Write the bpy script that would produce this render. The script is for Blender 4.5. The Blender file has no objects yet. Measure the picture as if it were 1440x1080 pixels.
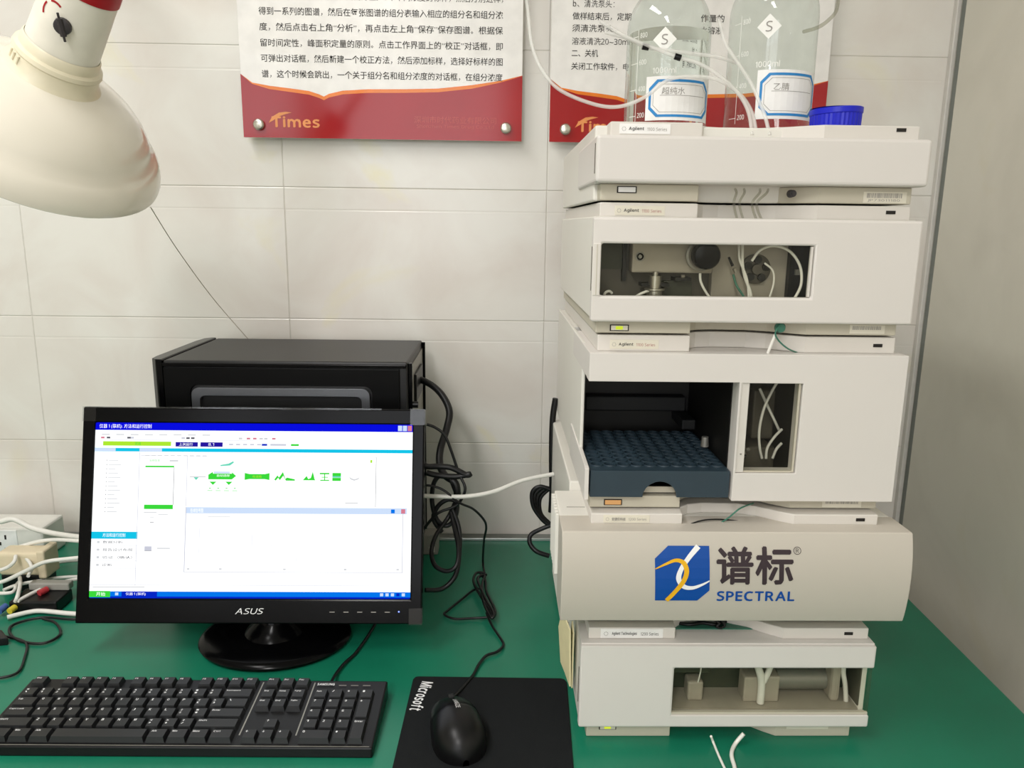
import bpy, bmesh, math, random
from mathutils import Vector, Matrix
random.seed(7)
S = bpy.context.scene
COL = S.collection
R = math.radians

# ---------------------------------------------------------------- camera
cam = bpy.data.cameras.new('camera'); cam.sensor_width = 36.0; cam.lens = 1080 / 1440 * 36.0
cam.clip_start = .02
camo = bpy.data.objects.new('camera', cam); COL.objects.link(camo)
PITCH, ROLL, YAW, CAM_H = R(11.7), R(.75), R(1.2), .595
fwd = Vector((math.sin(YAW) * math.cos(PITCH), math.cos(YAW) * math.cos(PITCH), -math.sin(PITCH)))
right = Vector((math.cos(YAW), -math.sin(YAW), 0))
up = right.cross(fwd)
r2 = right * math.cos(ROLL) + up * math.sin(ROLL)
u2 = up * math.cos(ROLL) - right * math.sin(ROLL)
camo.matrix_world = Matrix(((r2.x, u2.x, -fwd.x, 0), (r2.y, u2.y, -fwd.y, 0), (r2.z, u2.z, -fwd.z, CAM_H), (0, 0, 0, 1)))
S.camera = camo

# ---------------------------------------------------------------- world and large lights
w = bpy.data.worlds.new('room_ambient'); S.world = w; w.use_nodes = True
w.node_tree.nodes['Background'].inputs[0].default_value = (1.0, .985, .95, 1)
w.node_tree.nodes['Background'].inputs[1].default_value = .5
def area(name, loc, sx, sy, power, col=(1, .98, .965)):
    l = bpy.data.lights.new(name, 'AREA'); l.shape = 'RECTANGLE'; l.size = sx; l.size_y = sy; l.energy = power; l.color = col
    o = bpy.data.objects.new(name, l); o.location = loc; COL.objects.link(o); return o
area('ceiling_tube_light', (-.9, .2, 1.893), .30, 1.2, 19)
area('ceiling_tube_light', (-.6, -1.5, 1.893), .30, 1.2, 36)
S.view_settings.view_transform = 'Standard'; S.view_settings.look = 'None'
S.view_settings.gamma = 1.0; S.view_settings.use_curve_mapping = False
S.view_settings.exposure = 0.20

# ---------------------------------------------------------------- materials
def lin(c):
    return tuple(((v / 255) / 12.92 if v / 255 <= .04045 else ((v / 255 + .055) / 1.055) ** 2.4) for v in c)
MATS = {}
def pm(name, rgb, rough=.5, metal=0., var=.05, scale=40., bump=0., bscale=400., coat=0., trans=0., ior=1.45, spec=.5, emit=None, es=0.):
    m = bpy.data.materials.new(name); m.use_nodes = True; nt = m.node_tree; b = nt.nodes['Principled BSDF']
    c = lin(rgb)
    b.inputs['Roughness'].default_value = rough; b.inputs['Metallic'].default_value = metal
    b.inputs['IOR'].default_value = ior; b.inputs['Specular IOR Level'].default_value = spec
    b.inputs['Coat Weight'].default_value = coat; b.inputs['Transmission Weight'].default_value = trans
    if emit:
        b.inputs['Emission Color'].default_value = (*lin(emit), 1); b.inputs['Emission Strength'].default_value = es
    tc = nt.nodes.new('ShaderNodeTexCoord'); n = nt.nodes.new('ShaderNodeTexNoise')
    n.inputs['Scale'].default_value = scale; n.inputs['Detail'].default_value = 3
    nt.links.new(tc.outputs['Object'], n.inputs['Vector'])
    rp = nt.nodes.new('ShaderNodeValToRGB')
    rp.color_ramp.elements[0].position = .3; rp.color_ramp.elements[1].position = .7
    rp.color_ramp.elements[0].color = (*[max(0, v * (1 - var)) for v in c], 1)
    rp.color_ramp.elements[1].color = (*[min(1, v * (1 + var)) for v in c], 1)
    nt.links.new(n.outputs['Fac'], rp.inputs['Fac']); nt.links.new(rp.outputs['Color'], b.inputs['Base Color'])
    if bump:
        n2 = nt.nodes.new('ShaderNodeTexNoise'); n2.inputs['Scale'].default_value = bscale
        nt.links.new(tc.outputs['Object'], n2.inputs['Vector'])
        bp = nt.nodes.new('ShaderNodeBump'); bp.inputs['Strength'].default_value = bump; bp.inputs['Distance'].default_value = .001
        nt.links.new(n2.outputs['Fac'], bp.inputs['Height']); nt.links.new(bp.outputs['Normal'], b.inputs['Normal'])
    MATS[name] = m
    return m
def clear(name, tint=(255, 255, 255), refl=1.0, rough=.03):
    """thin clear sheet: straight-through transmission plus fresnel reflection"""
    m = bpy.data.materials.new(name); m.use_nodes = True; nt = m.node_tree; nt.nodes.clear()
    out = nt.nodes.new('ShaderNodeOutputMaterial'); mx = nt.nodes.new('ShaderNodeMixShader')
    t = nt.nodes.new('ShaderNodeBsdfTransparent'); g = nt.nodes.new('ShaderNodeBsdfGlossy')
    t.inputs[0].default_value = (*lin(tint), 1); g.inputs['Roughness'].default_value = rough
    lw = nt.nodes.new('ShaderNodeLayerWeight'); lw.inputs[0].default_value = .5      # Schlick: same from both faces of the sheet
    pw = nt.nodes.new('ShaderNodeMath'); pw.operation = 'POWER'; pw.inputs[1].default_value = 4.5
    mu = nt.nodes.new('ShaderNodeMath'); mu.operation = 'MULTIPLY_ADD'; mu.inputs[1].default_value = .55 * min(refl, 1.6); mu.inputs[2].default_value = .035 * refl
    nt.links.new(lw.outputs['Facing'], pw.inputs[0]); nt.links.new(pw.outputs[0], mu.inputs[0]); nt.links.new(mu.outputs[0], mx.inputs[0])
    nt.links.new(t.outputs[0], mx.inputs[1]); nt.links.new(g.outputs[0], mx.inputs[2]); nt.links.new(mx.outputs[0], out.inputs[0])
    MATS[name] = m
    return m
def glow(name, rgb, strength):
    m = bpy.data.materials.new(name); m.use_nodes = True; nt = m.node_tree; nt.nodes.clear()
    out = nt.nodes.new('ShaderNodeOutputMaterial'); e = nt.nodes.new('ShaderNodeEmission')
    e.inputs[0].default_value = (*lin(rgb), 1); e.inputs[1].default_value = strength
    nt.links.new(e.outputs[0], out.inputs[0]); MATS[name] = m
    return m
def marble(name, a, b_, c_, rough):
    m = bpy.data.materials.new(name); m.use_nodes = True; nt = m.node_tree; p = nt.nodes['Principled BSDF']
    p.inputs['Roughness'].default_value = rough
    g = nt.nodes.new('ShaderNodeNewGeometry')
    def ramp(scale, det, dist, p0, p1, c0, c1):
        n = nt.nodes.new('ShaderNodeTexNoise'); n.inputs['Scale'].default_value = scale; n.inputs['Detail'].default_value = det
        n.inputs['Distortion'].default_value = dist
        nt.links.new(g.outputs['Position'], n.inputs['Vector'])
        rp = nt.nodes.new('ShaderNodeValToRGB'); e = rp.color_ramp.elements
        e[0].position, e[1].position = p0, p1; e[0].color = (*c0, 1); e[1].color = (*c1, 1)
        nt.links.new(n.outputs['Fac'], rp.inputs['Fac']); return rp
    A = ramp(5.5, 5, .9, .36, .66, lin(a), lin(b_))
    B = ramp(4.0, 4, 1.6, .60, .74, (0, 0, 0), (1, 1, 1))
    mx = nt.nodes.new('ShaderNodeMix'); mx.data_type = 'RGBA'
    mu = nt.nodes.new('ShaderNodeMath'); mu.operation = 'MULTIPLY'; mu.inputs[1].default_value = .55
    nt.links.new(B.outputs['Color'], mu.inputs[0]); nt.links.new(mu.outputs[0], mx.inputs['Factor'])
    nt.links.new(A.outputs['Color'], mx.inputs['A']); mx.inputs['B'].default_value = (*lin(c_), 1)
    nt.links.new(mx.outputs['Result'], p.inputs['Base Color'])
    MATS[name] = m
    return m

marble('tile', (228, 225, 217), (219, 212, 203), (226, 218, 174), .22)
marble('side_tile', (216, 212, 198), (208, 204, 190), (212, 206, 184), .25)
pm('grout', (205, 200, 188), .8)
pm('trim_white', (206, 202, 194), .4)
pm('trim_grey', (120, 124, 118), .4)
pm('trim_metal', (190, 196, 192), .25, .6)
pm('floor', (150, 145, 138), .4)
pm('ceiling', (235, 233, 228), .8)
pm('desk', (20, 116, 88), .33, var=.10, scale=7., bump=.06, bscale=900.)
pm('desk_frame', (110, 112, 112), .5)
pm('cover', (219, 214, 208), .42, var=.015, scale=6.)
pm('cover_strip', (216, 211, 203), .5, var=.02, scale=9.)
pm('cover_base', (196, 190, 172), .55, var=.03, scale=9.)
pm('side_panel', (226, 223, 214), .45, var=.02, scale=6.)
pm('oven_door', (196, 189, 177), .42, var=.015, scale=6.)
pm('label_white', (238, 237, 234), .4)
pm('label_cream', (222, 217, 200), .45)
pm('ink', (45, 42, 38), .6)
pm('ink_grey', (150, 146, 140), .6)
pm('ink_red', (176, 120, 112), .6)
pm('slot', (24, 20, 16), .6)
pm('gap_dark', (30, 27, 22), .8)
pm('interior_dark', (20, 19, 16), .5)
pm('interior_grey', (90, 85, 74), .45, var=.06)
pm('interior_light', (172, 164, 150), .4, var=.05)
pm('interior_green', (66, 68, 54), .5, var=.06)
pm('steel', (176, 172, 162), .28, .85)
pm('steel_dull', (150, 148, 140), .45, .5)
pm('black_plastic', (12, 12, 13), .35, spec=.35)
pm('black_gloss', (5, 5, 6), .18, spec=.14)
pm('ridge_highlight', (118, 120, 124), .32, .75)  # highlight put into the colour: grey metal on a black-painted ridge
pm('black_panel', (9, 9, 9), .4, spec=.12)
pm('black_matte', (24, 25, 26), .55)
pm('black_metal', (22, 22, 22), .42, var=.06)
pm('cable_black', (14, 14, 15), .45)
pm('cable_white', (222, 220, 212), .45)
pm('cable_grey', (150, 148, 140), .5)
pm('wire_pale', (188, 178, 162), .5)
pm('tube_white', (236, 234, 226), .3)
pm('tube_green', (60, 120, 100), .35)
pm('tray_blue', (44, 60, 70), .42)
pm('tray_well', (12, 16, 22), .5)
pm('poster_white', (236, 233, 228), .25, coat=.3)
pm('poster_red', (164, 20, 24), .12, coat=.0, var=.12, scale=5.)
pm('poster_orange', (232, 124, 30), .2, coat=.15)
pm('poster_logo', (232, 150, 84), .25)
pm('poster_faint', (196, 84, 76), .25)
pm('bolt', (205, 203, 190), .25, .9)
pm('lamp_shade', (226, 220, 205), .16, coat=.5, var=.02, scale=5.)
pm('lamp_tube', (230, 226, 212), .35)
pm('lamp_collar', (224, 216, 190), .35)
pm('lamp_red', (160, 16, 26), .35)
pm('lamp_dark', (52, 48, 50), .5)
pm('cap_blue', (20, 30, 190), .35)
pm('label_blue', (40, 132, 196), .5)
pm('graduation', (238, 238, 232), .5)
pm('paper_tag', (222, 212, 168), .6)
pm('logo_blue', (0, 74, 160), .4, var=.01)
pm('logo_white', (246, 246, 246), .4, var=.0)
pm('logo_yellow', (240, 182, 30), .4, var=.01)
pm('logo_dark', (56, 44, 50), .4, var=.01)
pm('pad', (27, 29, 30), .9, spec=.15, bump=.2, bscale=1500.)
pm('print_white', (236, 236, 236), .5)
pm('key', (28, 29, 30), .4)
pm('beige_plug', (214, 200, 170), .45)
pm('red_plug', (170, 50, 56), .45)
pm('yellow_plug', (206, 190, 60), .45)
pm('blue_plug', (60, 90, 150), .45)
pm('film_clear', (170, 172, 172), .12, trans=0.)
pm('liquid', (250, 252, 250), .0, trans=1.0, ior=1.33, var=0.)
clear('film', (244, 245, 245), 1.3, .08)
clear('glass', (244, 248, 246), 1.2)
clear('window_pane', (247, 247, 243), .35)
def milky(name, rgb, solid):
    m = bpy.data.materials.new(name); m.use_nodes = True; nt = m.node_tree; nt.nodes.clear()
    out = nt.nodes.new('ShaderNodeOutputMaterial'); mx = nt.nodes.new('ShaderNodeMixShader'); mx.inputs[0].default_value = solid
    t = nt.nodes.new('ShaderNodeBsdfTransparent'); g = nt.nodes.new('ShaderNodeBsdfPrincipled'); g.inputs['Base Color'].default_value = (*lin(rgb), 1); g.inputs['Roughness'].default_value = .25
    nt.links.new(t.outputs[0], mx.inputs[1]); nt.links.new(g.outputs[0], mx.inputs[2]); nt.links.new(mx.outputs[0], out.inputs[0]); MATS[name] = m
milky('tube_milky', (240, 239, 233), .42)
clear('tube_clear', (236, 236, 230), 2.2, .2)
glow('led_green', (206, 222, 60), .9)
glow('added_window_glow', (240, 242, 246), 3.5)  # glow for the panes of the added window
glow('led_amber', (226, 170, 110), .75)
glow('led_blue', (120, 140, 255), 3.0)
for nm, c, k in (('s_white', (252, 253, 253), 1.25), ('s_blue', (8, 14, 225), 1.0), ('s_cyan', (20, 200, 236), 1.0), ('s_lime', (176, 236, 50), 1.0),
                 ('s_navy', (40, 24, 160), 1.0), ('s_green', (60, 220, 60), 1.0), ('s_pale', (206, 224, 250), 1.05), ('s_line', (206, 208, 222), 1.0),
                 ('s_grey', (214, 216, 220), 1.0), ('s_task', (4, 120, 240), 1.0), ('s_deep', (6, 40, 200), 1.0), ('s_red', (220, 130, 150), 1.0), ('s_teal', (110, 220, 190), 1.0), ('s_dark', (90, 90, 100), 1.0)):
    glow(nm, c, k / 1.18)

# ---------------------------------------------------------------- mesh helpers
class MB:
    def __init__(s): s.v = []; s.f = []
    def add(s, v, f):
        o = len(s.v); s.v += [Vector(p) for p in v]; s.f += [tuple(i + o for i in q) for q in f]; return s
    def box(s, x0, x1, y0, y1, z0, z1):
        return s.add([(x0, y0, z0), (x1, y0, z0), (x1, y1, z0), (x0, y1, z0), (x0, y0, z1), (x1, y0, z1), (x1, y1, z1), (x0, y1, z1)],
                     [(0, 3, 2, 1), (4, 5, 6, 7), (0, 1, 5, 4), (1, 2, 6, 5), (2, 3, 7, 6), (3, 0, 4, 7)])
    def cyl(s, a, b, r0, r1=None, n=20, caps=True):
        a, b = Vector(a), Vector(b); r1 = r0 if r1 is None else r1
        d = (b - a).normalized(); h = Vector((0, 0, 1)) if abs(d.z) < .9 else Vector((1, 0, 0))
        x = d.cross(h).normalized(); y = d.cross(x)
        v = []; f = []
        for k in range(n):
            t = 2 * math.pi * k / n; e = x * math.cos(t) + y * math.sin(t); v += [a + e * r0, b + e * r1]
        for k in range(n):
            i, j = 2 * k, 2 * ((k + 1) % n); f.append((i, i + 1, j + 1, j))
        if caps: f.append(tuple(2 * k for k in range(n))); f.append(tuple(2 * k + 1 for k in reversed(range(n))))
        return s.add(v, f)
    def lathe(s, prof, n=40, origin=(0, 0, 0), axis=(0, 0, 1), close=False):
        """profile of (distance along axis, radius)"""
        o = Vector(origin); d = Vector(axis).normalized(); h = Vector((0, 1, 0)) if abs(d.y) < .9 else Vector((1, 0, 0))
        x = h.cross(d).normalized(); y = d.cross(x); v = []; f = []; m = len(prof)
        for k in range(n):
            t = 2 * math.pi * k / n; e = x * math.cos(t) + y * math.sin(t)
            for a, r in prof: v.append(o + d * a + e * max(r, 1e-5))
        for k in range(n):
            i, j = k * m, ((k + 1) % n) * m
            for q in range(m - 1): f.append((i + q, j + q, j + q + 1, i + q + 1))
            if close: f.append((i + m - 1, j + m - 1, j, i))
        return s.add(v, f)
    def tube(s, pts, r, n=8, sub=7, caps=True):
        P = [Vector(p) for p in pts]; path = []
        if len(P) > 2:
            for i in range(len(P) - 1):
                p0, p1, p2, p3 = P[max(i - 1, 0)], P[i], P[i + 1], P[min(i + 2, len(P) - 1)]
                for k in range(sub):
                    t = k / sub
                    path.append(.5 * ((2 * p1) + (p2 - p0) * t + (2 * p0 - 5 * p1 + 4 * p2 - p3) * t * t + (3 * p1 - p0 - 3 * p2 + p3) * t ** 3))
            path.append(P[-1])
        else: path = P
        v = []; f = []; nrm = None
        for i, p in enumerate(path):
            d = (path[min(i + 1, len(path) - 1)] - path[max(i - 1, 0)])
            d = d.normalized() if d.length > 1e-9 else Vector((0, 0, 1))
            if nrm is None:
                h = Vector((0, 0, 1)) if abs(d.z) < .9 else Vector((1, 0, 0)); nrm = d.cross(h).normalized()
            else:
                nrm = (nrm - d * nrm.dot(d)); nrm = nrm.normalized() if nrm.length > 1e-6 else d.orthogonal().normalized()
            b = d.cross(nrm)
            for k in range(n):
                t = 2 * math.pi * k / n; v.append(p + (nrm * math.cos(t) + b * math.sin(t)) * r)
        for i in range(len(path) - 1):
            for k in range(n):
                a, c = i * n + k, i * n + (k + 1) % n; f.append((a, c, c + n, a + n))
        if caps: f.append(tuple(reversed(range(n)))); f.append(tuple((len(path) - 1) * n + k for k in range(n)))
        return s.add(v, f)
    def map(s, fn): s.v = [Vector(fn(p)) for p in s.v]; return s
    def join(s, o): return s.add(o.v, o.f)

DRAFT = bpy.data.scenes.new('draft')        # scratch scene where outlines are filled; removed at the end
def curve_mesh(cu):
    o = bpy.data.objects.new('tmp', cu); DRAFT.collection.objects.link(o)
    vl = DRAFT.view_layers[0]; vl.update()
    me = bpy.data.meshes.new_from_object(o.evaluated_get(vl.depsgraph))
    b = MB().add([v.co.copy() for v in me.vertices], [tuple(p.vertices) for p in me.polygons])
    bpy.data.objects.remove(o); bpy.data.curves.remove(cu); bpy.data.meshes.remove(me)
    return b
def flat(outline, holes=()):
    """filled 2-D outline with holes, in the xy plane"""
    cu = bpy.data.curves.new('c', 'CURVE'); cu.dimensions = '2D'; cu.fill_mode = 'BOTH'
    for L in (outline, *holes):
        sp = cu.splines.new('POLY'); sp.points.add(len(L) - 1); sp.use_cyclic_u = True
        for p, q in zip(sp.points, L): p.co = (q[0], q[1], 0, 1)
    return curve_mesh(cu)
def plate(outline, holes, a0, a1, plane='xz'):
    """outline extruded between a0 and a1 along the remaining axis"""
    fl = flat(outline, holes); n = len(fl.v); v = []; mp = {'xz': lambda u, w_, a: (u, a, w_), 'xy': lambda u, w_, a: (u, w_, a), 'yz': lambda u, w_, a: (a, u, w_)}[plane]
    m = MB(); m.v = [Vector(mp(p.x, p.y, a0)) for p in fl.v] + [Vector(mp(p.x, p.y, a1)) for p in fl.v]
    m.f = [tuple(q) for q in fl.f] + [tuple(i + n for i in reversed(q)) for q in fl.f]
    # side walls from the boundary edges of the fill
    cnt = {}
    for q in fl.f:
        for i in range(len(q)):
            e = (q[i], q[(i + 1) % len(q)]); cnt[tuple(sorted(e))] = (cnt.get(tuple(sorted(e)), (0, e))[0] + 1, e)
    for k, (c, e) in cnt.items():
        if c == 1: m.f.append((e[1], e[0], e[0] + n, e[1] + n))
    return m
def rect(x0, x1, z0, z1): return [(x0, z0), (x1, z0), (x1, z1), (x0, z1)]
TXT = {}
LAT = 'ABCDEFGHIJKLMNOPQRSTUVWXYZabcdefghijklmnopqrstuvwxyz0123456789'
ATLAS = {}
def raw_text(body, offset=0., line=1.):
    cu = bpy.data.curves.new('t', 'FONT'); cu.body = body; cu.resolution_u = 1; cu.size = 1; cu.offset = offset; cu.space_line = line
    return curve_mesh(cu)
def make_atlas():
    """sans-serif Latin glyphs, one per text line, evaluated in one go"""
    def code(ch):
        if ch <= '9': return chr(0x1D7E2 + ord(ch) - 48)
        if ch <= 'Z': return chr(0x1D5A0 + ord(ch) - 65)
        return chr(0x1D5BA + ord(ch) - 97)
    m = raw_text('\n'.join(code(ch) for ch in LAT), 0., 3.)
    lo = min(p.y for p in m.v); dist = (0 - lo) / (len(LAT) - 1)
    out = {ch: MB() for ch in LAT}; idx = {}
    for fc in m.f:
        li = int(round((-sum(m.v[i].y for i in fc) / len(fc) + .33) / dist)); li = max(0, min(len(LAT) - 1, li)); g = out[LAT[li]]
        g.add([(m.v[i].x, m.v[i].y + li * dist, 0) for i in fc], [tuple(range(len(fc)))])
    return out
def text2d(body, bold=0.0, res=1):
    k = (body, bold)
    if k not in TXT:
        heavy = bold >= .02
        if any(ch in LAT for ch in body):
            if not ATLAS: ATLAS.update(make_atlas())
            m = MB(); x = 0.
            for ch in body:
                if ch == ' ': x += .28; continue
                g = ATLAS[ch] if ch in LAT else text2d(ch)
                if not g.v: x += .3; continue
                x0 = min(p.x for p in g.v); x1 = max(p.x for p in g.v)
                if ord(ch) > 0x2E80: x0, x1 = 0., .9
                m.add([(p.x - x0 + x, p.y, 0) for p in g.v], g.f); x += (x1 - x0) + (.10 if ch not in 'ilI1' else .12) + 2 * (bold if heavy else 0)
        else:
            m = raw_text(body, 0. if heavy else bold)
        if heavy:                                       # heavier strokes: shifted overprints
            o_ = MB()
            for dx, dy in ((0, 0), (bold, 0), (-bold, 0), (0, bold), (0, -bold), (bold * .7, bold * .7), (-bold * .7, -bold * .7)):
                o_.add([(p.x + dx, p.y + dy, len(o_.v) / len(m.v) * 2e-5) for p in m.v], m.f)
            m = o_
        TXT[k] = m
    b = TXT[k]; m = MB(); m.v = [p.copy() for p in b.v]; m.f = list(b.f); return m
def bounds(m):
    xs = [p.x for p in m.v]; ys = [p.y for p in m.v]; return min(xs), max(xs), min(ys), max(ys)
def text_box(body, x0, x1, z0, z1, y, bold=0., res=1, slant=0.):
    """lettering fitted to a box on a plane facing -Y"""
    m = text2d(body, bold, res); a, b, c, d = bounds(m)
    sx, sz = (x1 - x0) / max(b - a, 1e-6), (z1 - z0) / max(d - c, 1e-6)
    return m.map(lambda p: (x0 + (p.x - a) * sx + slant * (p.y - c) * sz, y - p.z, z0 + (p.y - c) * sz))
def text_line(body, x0, zb, size, y, bold=0., sx=1.):
    m = text2d(body, bold)
    return m.map(lambda p: (x0 + p.x * size * sx, y, zb + p.y * size))

WM = {}
def fin(o, parent=None, **kw):
    COL.objects.link(o)
    if parent: o.parent = parent
    for k, v in kw.items(): o[k] = v
    return o
def empty(name, loc, label, cat, group=None, rotz=0.):
    o = bpy.data.objects.new(name, None); o.empty_display_size = .02; o.location = loc; o.rotation_euler = (0, 0, rotz); COL.objects.link(o)
    o['label'] = label; o['category'] = cat
    if group: o['group'] = group
    WM[o] = Matrix.Translation(loc) @ Matrix.Rotation(rotz, 4, 'Z')
    return o
def mesh_of(name, mb, mat, smooth=None):
    me = bpy.data.meshes.new(name); me.from_pydata([tuple(p) for p in mb.v], [], mb.f); me.validate()
    bm = bmesh.new(); bm.from_mesh(me); bmesh.ops.remove_doubles(bm, verts=bm.verts, dist=1e-6)
    bm.to_mesh(me); bm.free()
    me.materials.append(MATS[mat])
    if smooth is not None: me.shade_smooth(); me.set_sharp_from_angle(angle=R(smooth))
    return me
def obj(name, mb, mat, parent=None, bevel=0., seg=2, smooth=None, local=False, recalc=True, label=None, cat=None, group=None, kind=None):
    if parent is not None and not local:
        inv = WM[parent].inverted(); mb.map(lambda p: inv @ p)
    me = mesh_of(name, mb, mat, smooth)
    if recalc:
        bm = bmesh.new(); bm.from_mesh(me); bmesh.ops.recalc_face_normals(bm, faces=bm.faces); bm.to_mesh(me); bm.free()
        if smooth is not None: me.set_sharp_from_angle(angle=R(smooth))
    o = bpy.data.objects.new(name, me)
    if parent is not None: o.parent = parent; WM[o] = WM[parent]
    else: WM[o] = Matrix.Identity(4)
    COL.objects.link(o)
    if bevel:
        b = o.modifiers.new('bevel', 'BEVEL'); b.width = bevel; b.segments = seg; b.limit_method = 'ANGLE'; b.angle_limit = R(40)
        b.harden_normals = False
    if label: o['label'] = label
    if cat: o['category'] = cat
    if group: o['group'] = group
    if kind: o['kind'] = kind
    return o
def box(name, x0, x1, y0, y1, z0, z1, mat, parent=None, bevel=0., **kw):
    return obj(name, MB().box(x0, x1, y0, y1, z0, z1), mat, parent, bevel, **kw)
def flatprint(name, mb, mat, parent, **kw):
    return obj(name, mb, mat, parent, recalc=False, **kw)
def cable(name, label, pts, r, mat, group=None, cat='cable', n=8):
    o = obj(name, MB().tube(pts, r, n), mat, None, smooth=60, label=label, cat=cat, group=group)
    return o

# ================================================================= the room
DW = 1.413          # back wall
XR = .79            # right wall
wall = box('wall_back', -2.6, XR + .1, DW + .0003, DW + .12, -.75, 1.95, 'grout', kind='structure')
def tile_mesh(wd, ht):
    g = ht - .038
    prof = [(0, .002), (.0012, .0014), (g - .0022, .0014), (g - .0012, .0016), (g + .0006, .0016), (g + .0016, .0014), (ht - .0012, .0014), (ht, .002)]
    m = MB(); n = len(prof)
    for x in (0, .0012, wd - .0012, wd):
        e = .0006 if x in (0, wd) else 0
        m.v += [Vector((x, y + e, z)) for z, y in prof]
    for i in range(3):
        for k in range(n - 1): m.f.append((i * n + k, (i + 1) * n + k, (i + 1) * n + k + 1, i * n + k + 1))
    return m
PX, PZ, G = .4675, .2345, .0008
tcache = {}
for i in range(-4, 3):
    xa = -.38 + PX * i; xb = min(xa + PX, XR)
    if xa > XR - .02: continue
    for j in range(-2, 5):
        za = .4212 + PZ * (j - 1); key = round(xb - xa, 4)
        if key not in tcache:
            tcache[key] = mesh_of('tile', tile_mesh(xb - xa - G, PZ - G), 'tile')
        o = bpy.data.objects.new('tile', tcache[key]); o.location = (xa + G / 2, DW - .002, za + G / 2); o.parent = wall; COL.objects.link(o)
box('wall_right', XR, XR + .1, -2.6, DW + .002, -.75, 1.95, 'side_tile', kind='structure')
box('wall_left', -2.7, -2.6, -2.6, DW + .1, -.75, 1.95, 'side_tile', kind='structure')
wf = obj('wall_front', plate(rect(-2.7, XR + .1, -.75, 1.95), [rect(-1.95, .08, .25, 1.72)], -2.7, -2.6), 'ceiling', kind='structure')
wn = obj('added_window', plate(rect(-1.95, .08, .25, 1.72), [rect(-1.91, -1.34, .29, 1.68), rect(-1.15, .04, .29, 1.68)], -2.66, -2.62), 'trim_white', kind='structure')  # unseen window, added for the poster reflection and front fill light
for x0, x1 in ((-1.91, -1.34), (-1.15, .04)): box('glow_pane', x0, x1, -2.645, -2.64, .29, 1.68, 'added_window_glow', wn)
box('floor', -2.7, XR + .1, -2.6, DW + .1, -.80, -.75, 'floor', kind='structure')
box('ceiling', -2.7, XR + .1, -2.6, DW + .1, 1.95, 2.0, 'ceiling', kind='structure')
tr = box('trim_1', XR - .0085, XR, DW - .012, DW, -.75, 1.95, 'trim_white', bevel=.002, kind='structure')
box('grey_joint', XR - .0005, XR + .001, DW - .024, DW - .0125, -.75, 1.95, 'trim_grey', tr)  # narrow grey line beside the white corner trim
t2 = box('trim_2', -1.9, .6955, 1.386, 1.409, .0, .004, 'trim_grey', kind='structure')
box('edge_bead', -1.9, .6955, 1.3835, 1.3875, .0, .0055, 'trim_metal', t2, .001)

bench = empty('workbench', (-.7, .95, -.75), 'workbench with a dark green top under the instruments', 'workbench')
obj('worktop', plate([(-1.9, .45), (.652, .45), (.6945, 1.409), (-1.9, 1.409)], [], -.035, 0, 'xy'), 'desk', bench, .002)
for x in (-1.85, -.65, .55):
    for y in (.5, 1.33): box('leg', x, x + .05, y, y + .05, -.75, -.035, 'desk_frame', bench, .003)
box('rail', -1.85, .6, .505, .54, -.12, -.035, 'desk_frame', bench)

# two lamps on the ceiling (outside the frame)
for n_, y in enumerate((.2, -1.5)):
    lx = (-.9, -.6)[n_]
    f = empty('ceiling_light', (lx, y, 1.95), ('ceiling tube light above the bench', 'ceiling tube light behind the viewer')[n_], 'light')
    box('housing', lx - .18, lx + .18, y - .65, y + .65, 1.915, 1.95, 'trim_white', f, .004)
    box('rim', lx - .18, lx - .155, y - .65, y + .65, 1.895, 1.915, 'trim_white', f)
    box('rim', lx + .155, lx + .18, y - .65, y + .65, 1.895, 1.915, 'trim_white', f)

# ================================================================= the chromatograph stack
XL, XE = .1005, .4455
def strip_outline(xl, xr, yf, yb, xs=.2115, xo=.337, depth=.036):
    pts = [(xl, yf), (xs - .001, yf), (xs + .0005, yf + depth * .55), (xs + .012, yf + depth * .85), (xs + .03, yf + depth)]
    pts += [(xo - .055, yf + depth * .95), (xo - .035, yf + depth * .70), (xo - .014, yf + depth * .25), (xo, yf), (xr, yf), (xr, yb), (xl, yb)]
    return pts
def strip(name, parent, z0, z1, yf, mat, xl=.107, xr=.4365, yb=1.235, **k_):
    return obj(name, plate(strip_outline(xl, xr, yf, yb), [], z0, z1, 'xy'), mat, parent, .0012)
def status(parent, x, z, yf, lit, w_=.0205, h=.0068):
    s = box('status_lamp', x, x + w_, yf - .0012, yf + .003, z, z + h, 'slot', parent)
    pale = {'led_green': 'label_cream', 'label_white': 'label_white', 'led_amber': 'led_amber'}[lit]
    box('lens', x + .0012, x + w_ - .0012, yf - .0018, yf, z + .0009, z + h - .0009, pale, s)
    if lit == 'led_green': box('lit_core', x + w_ * .30, x + w_ * .68, yf - .0021, yf - .001, z + .0016, z + h - .0016, lit, s)
    return s
def power_slot(parent, x, z, yf):
    box('power_lamp', x, x + .010, yf - .0006, yf + .002, z, z + .0036, 'slot', parent)
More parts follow.
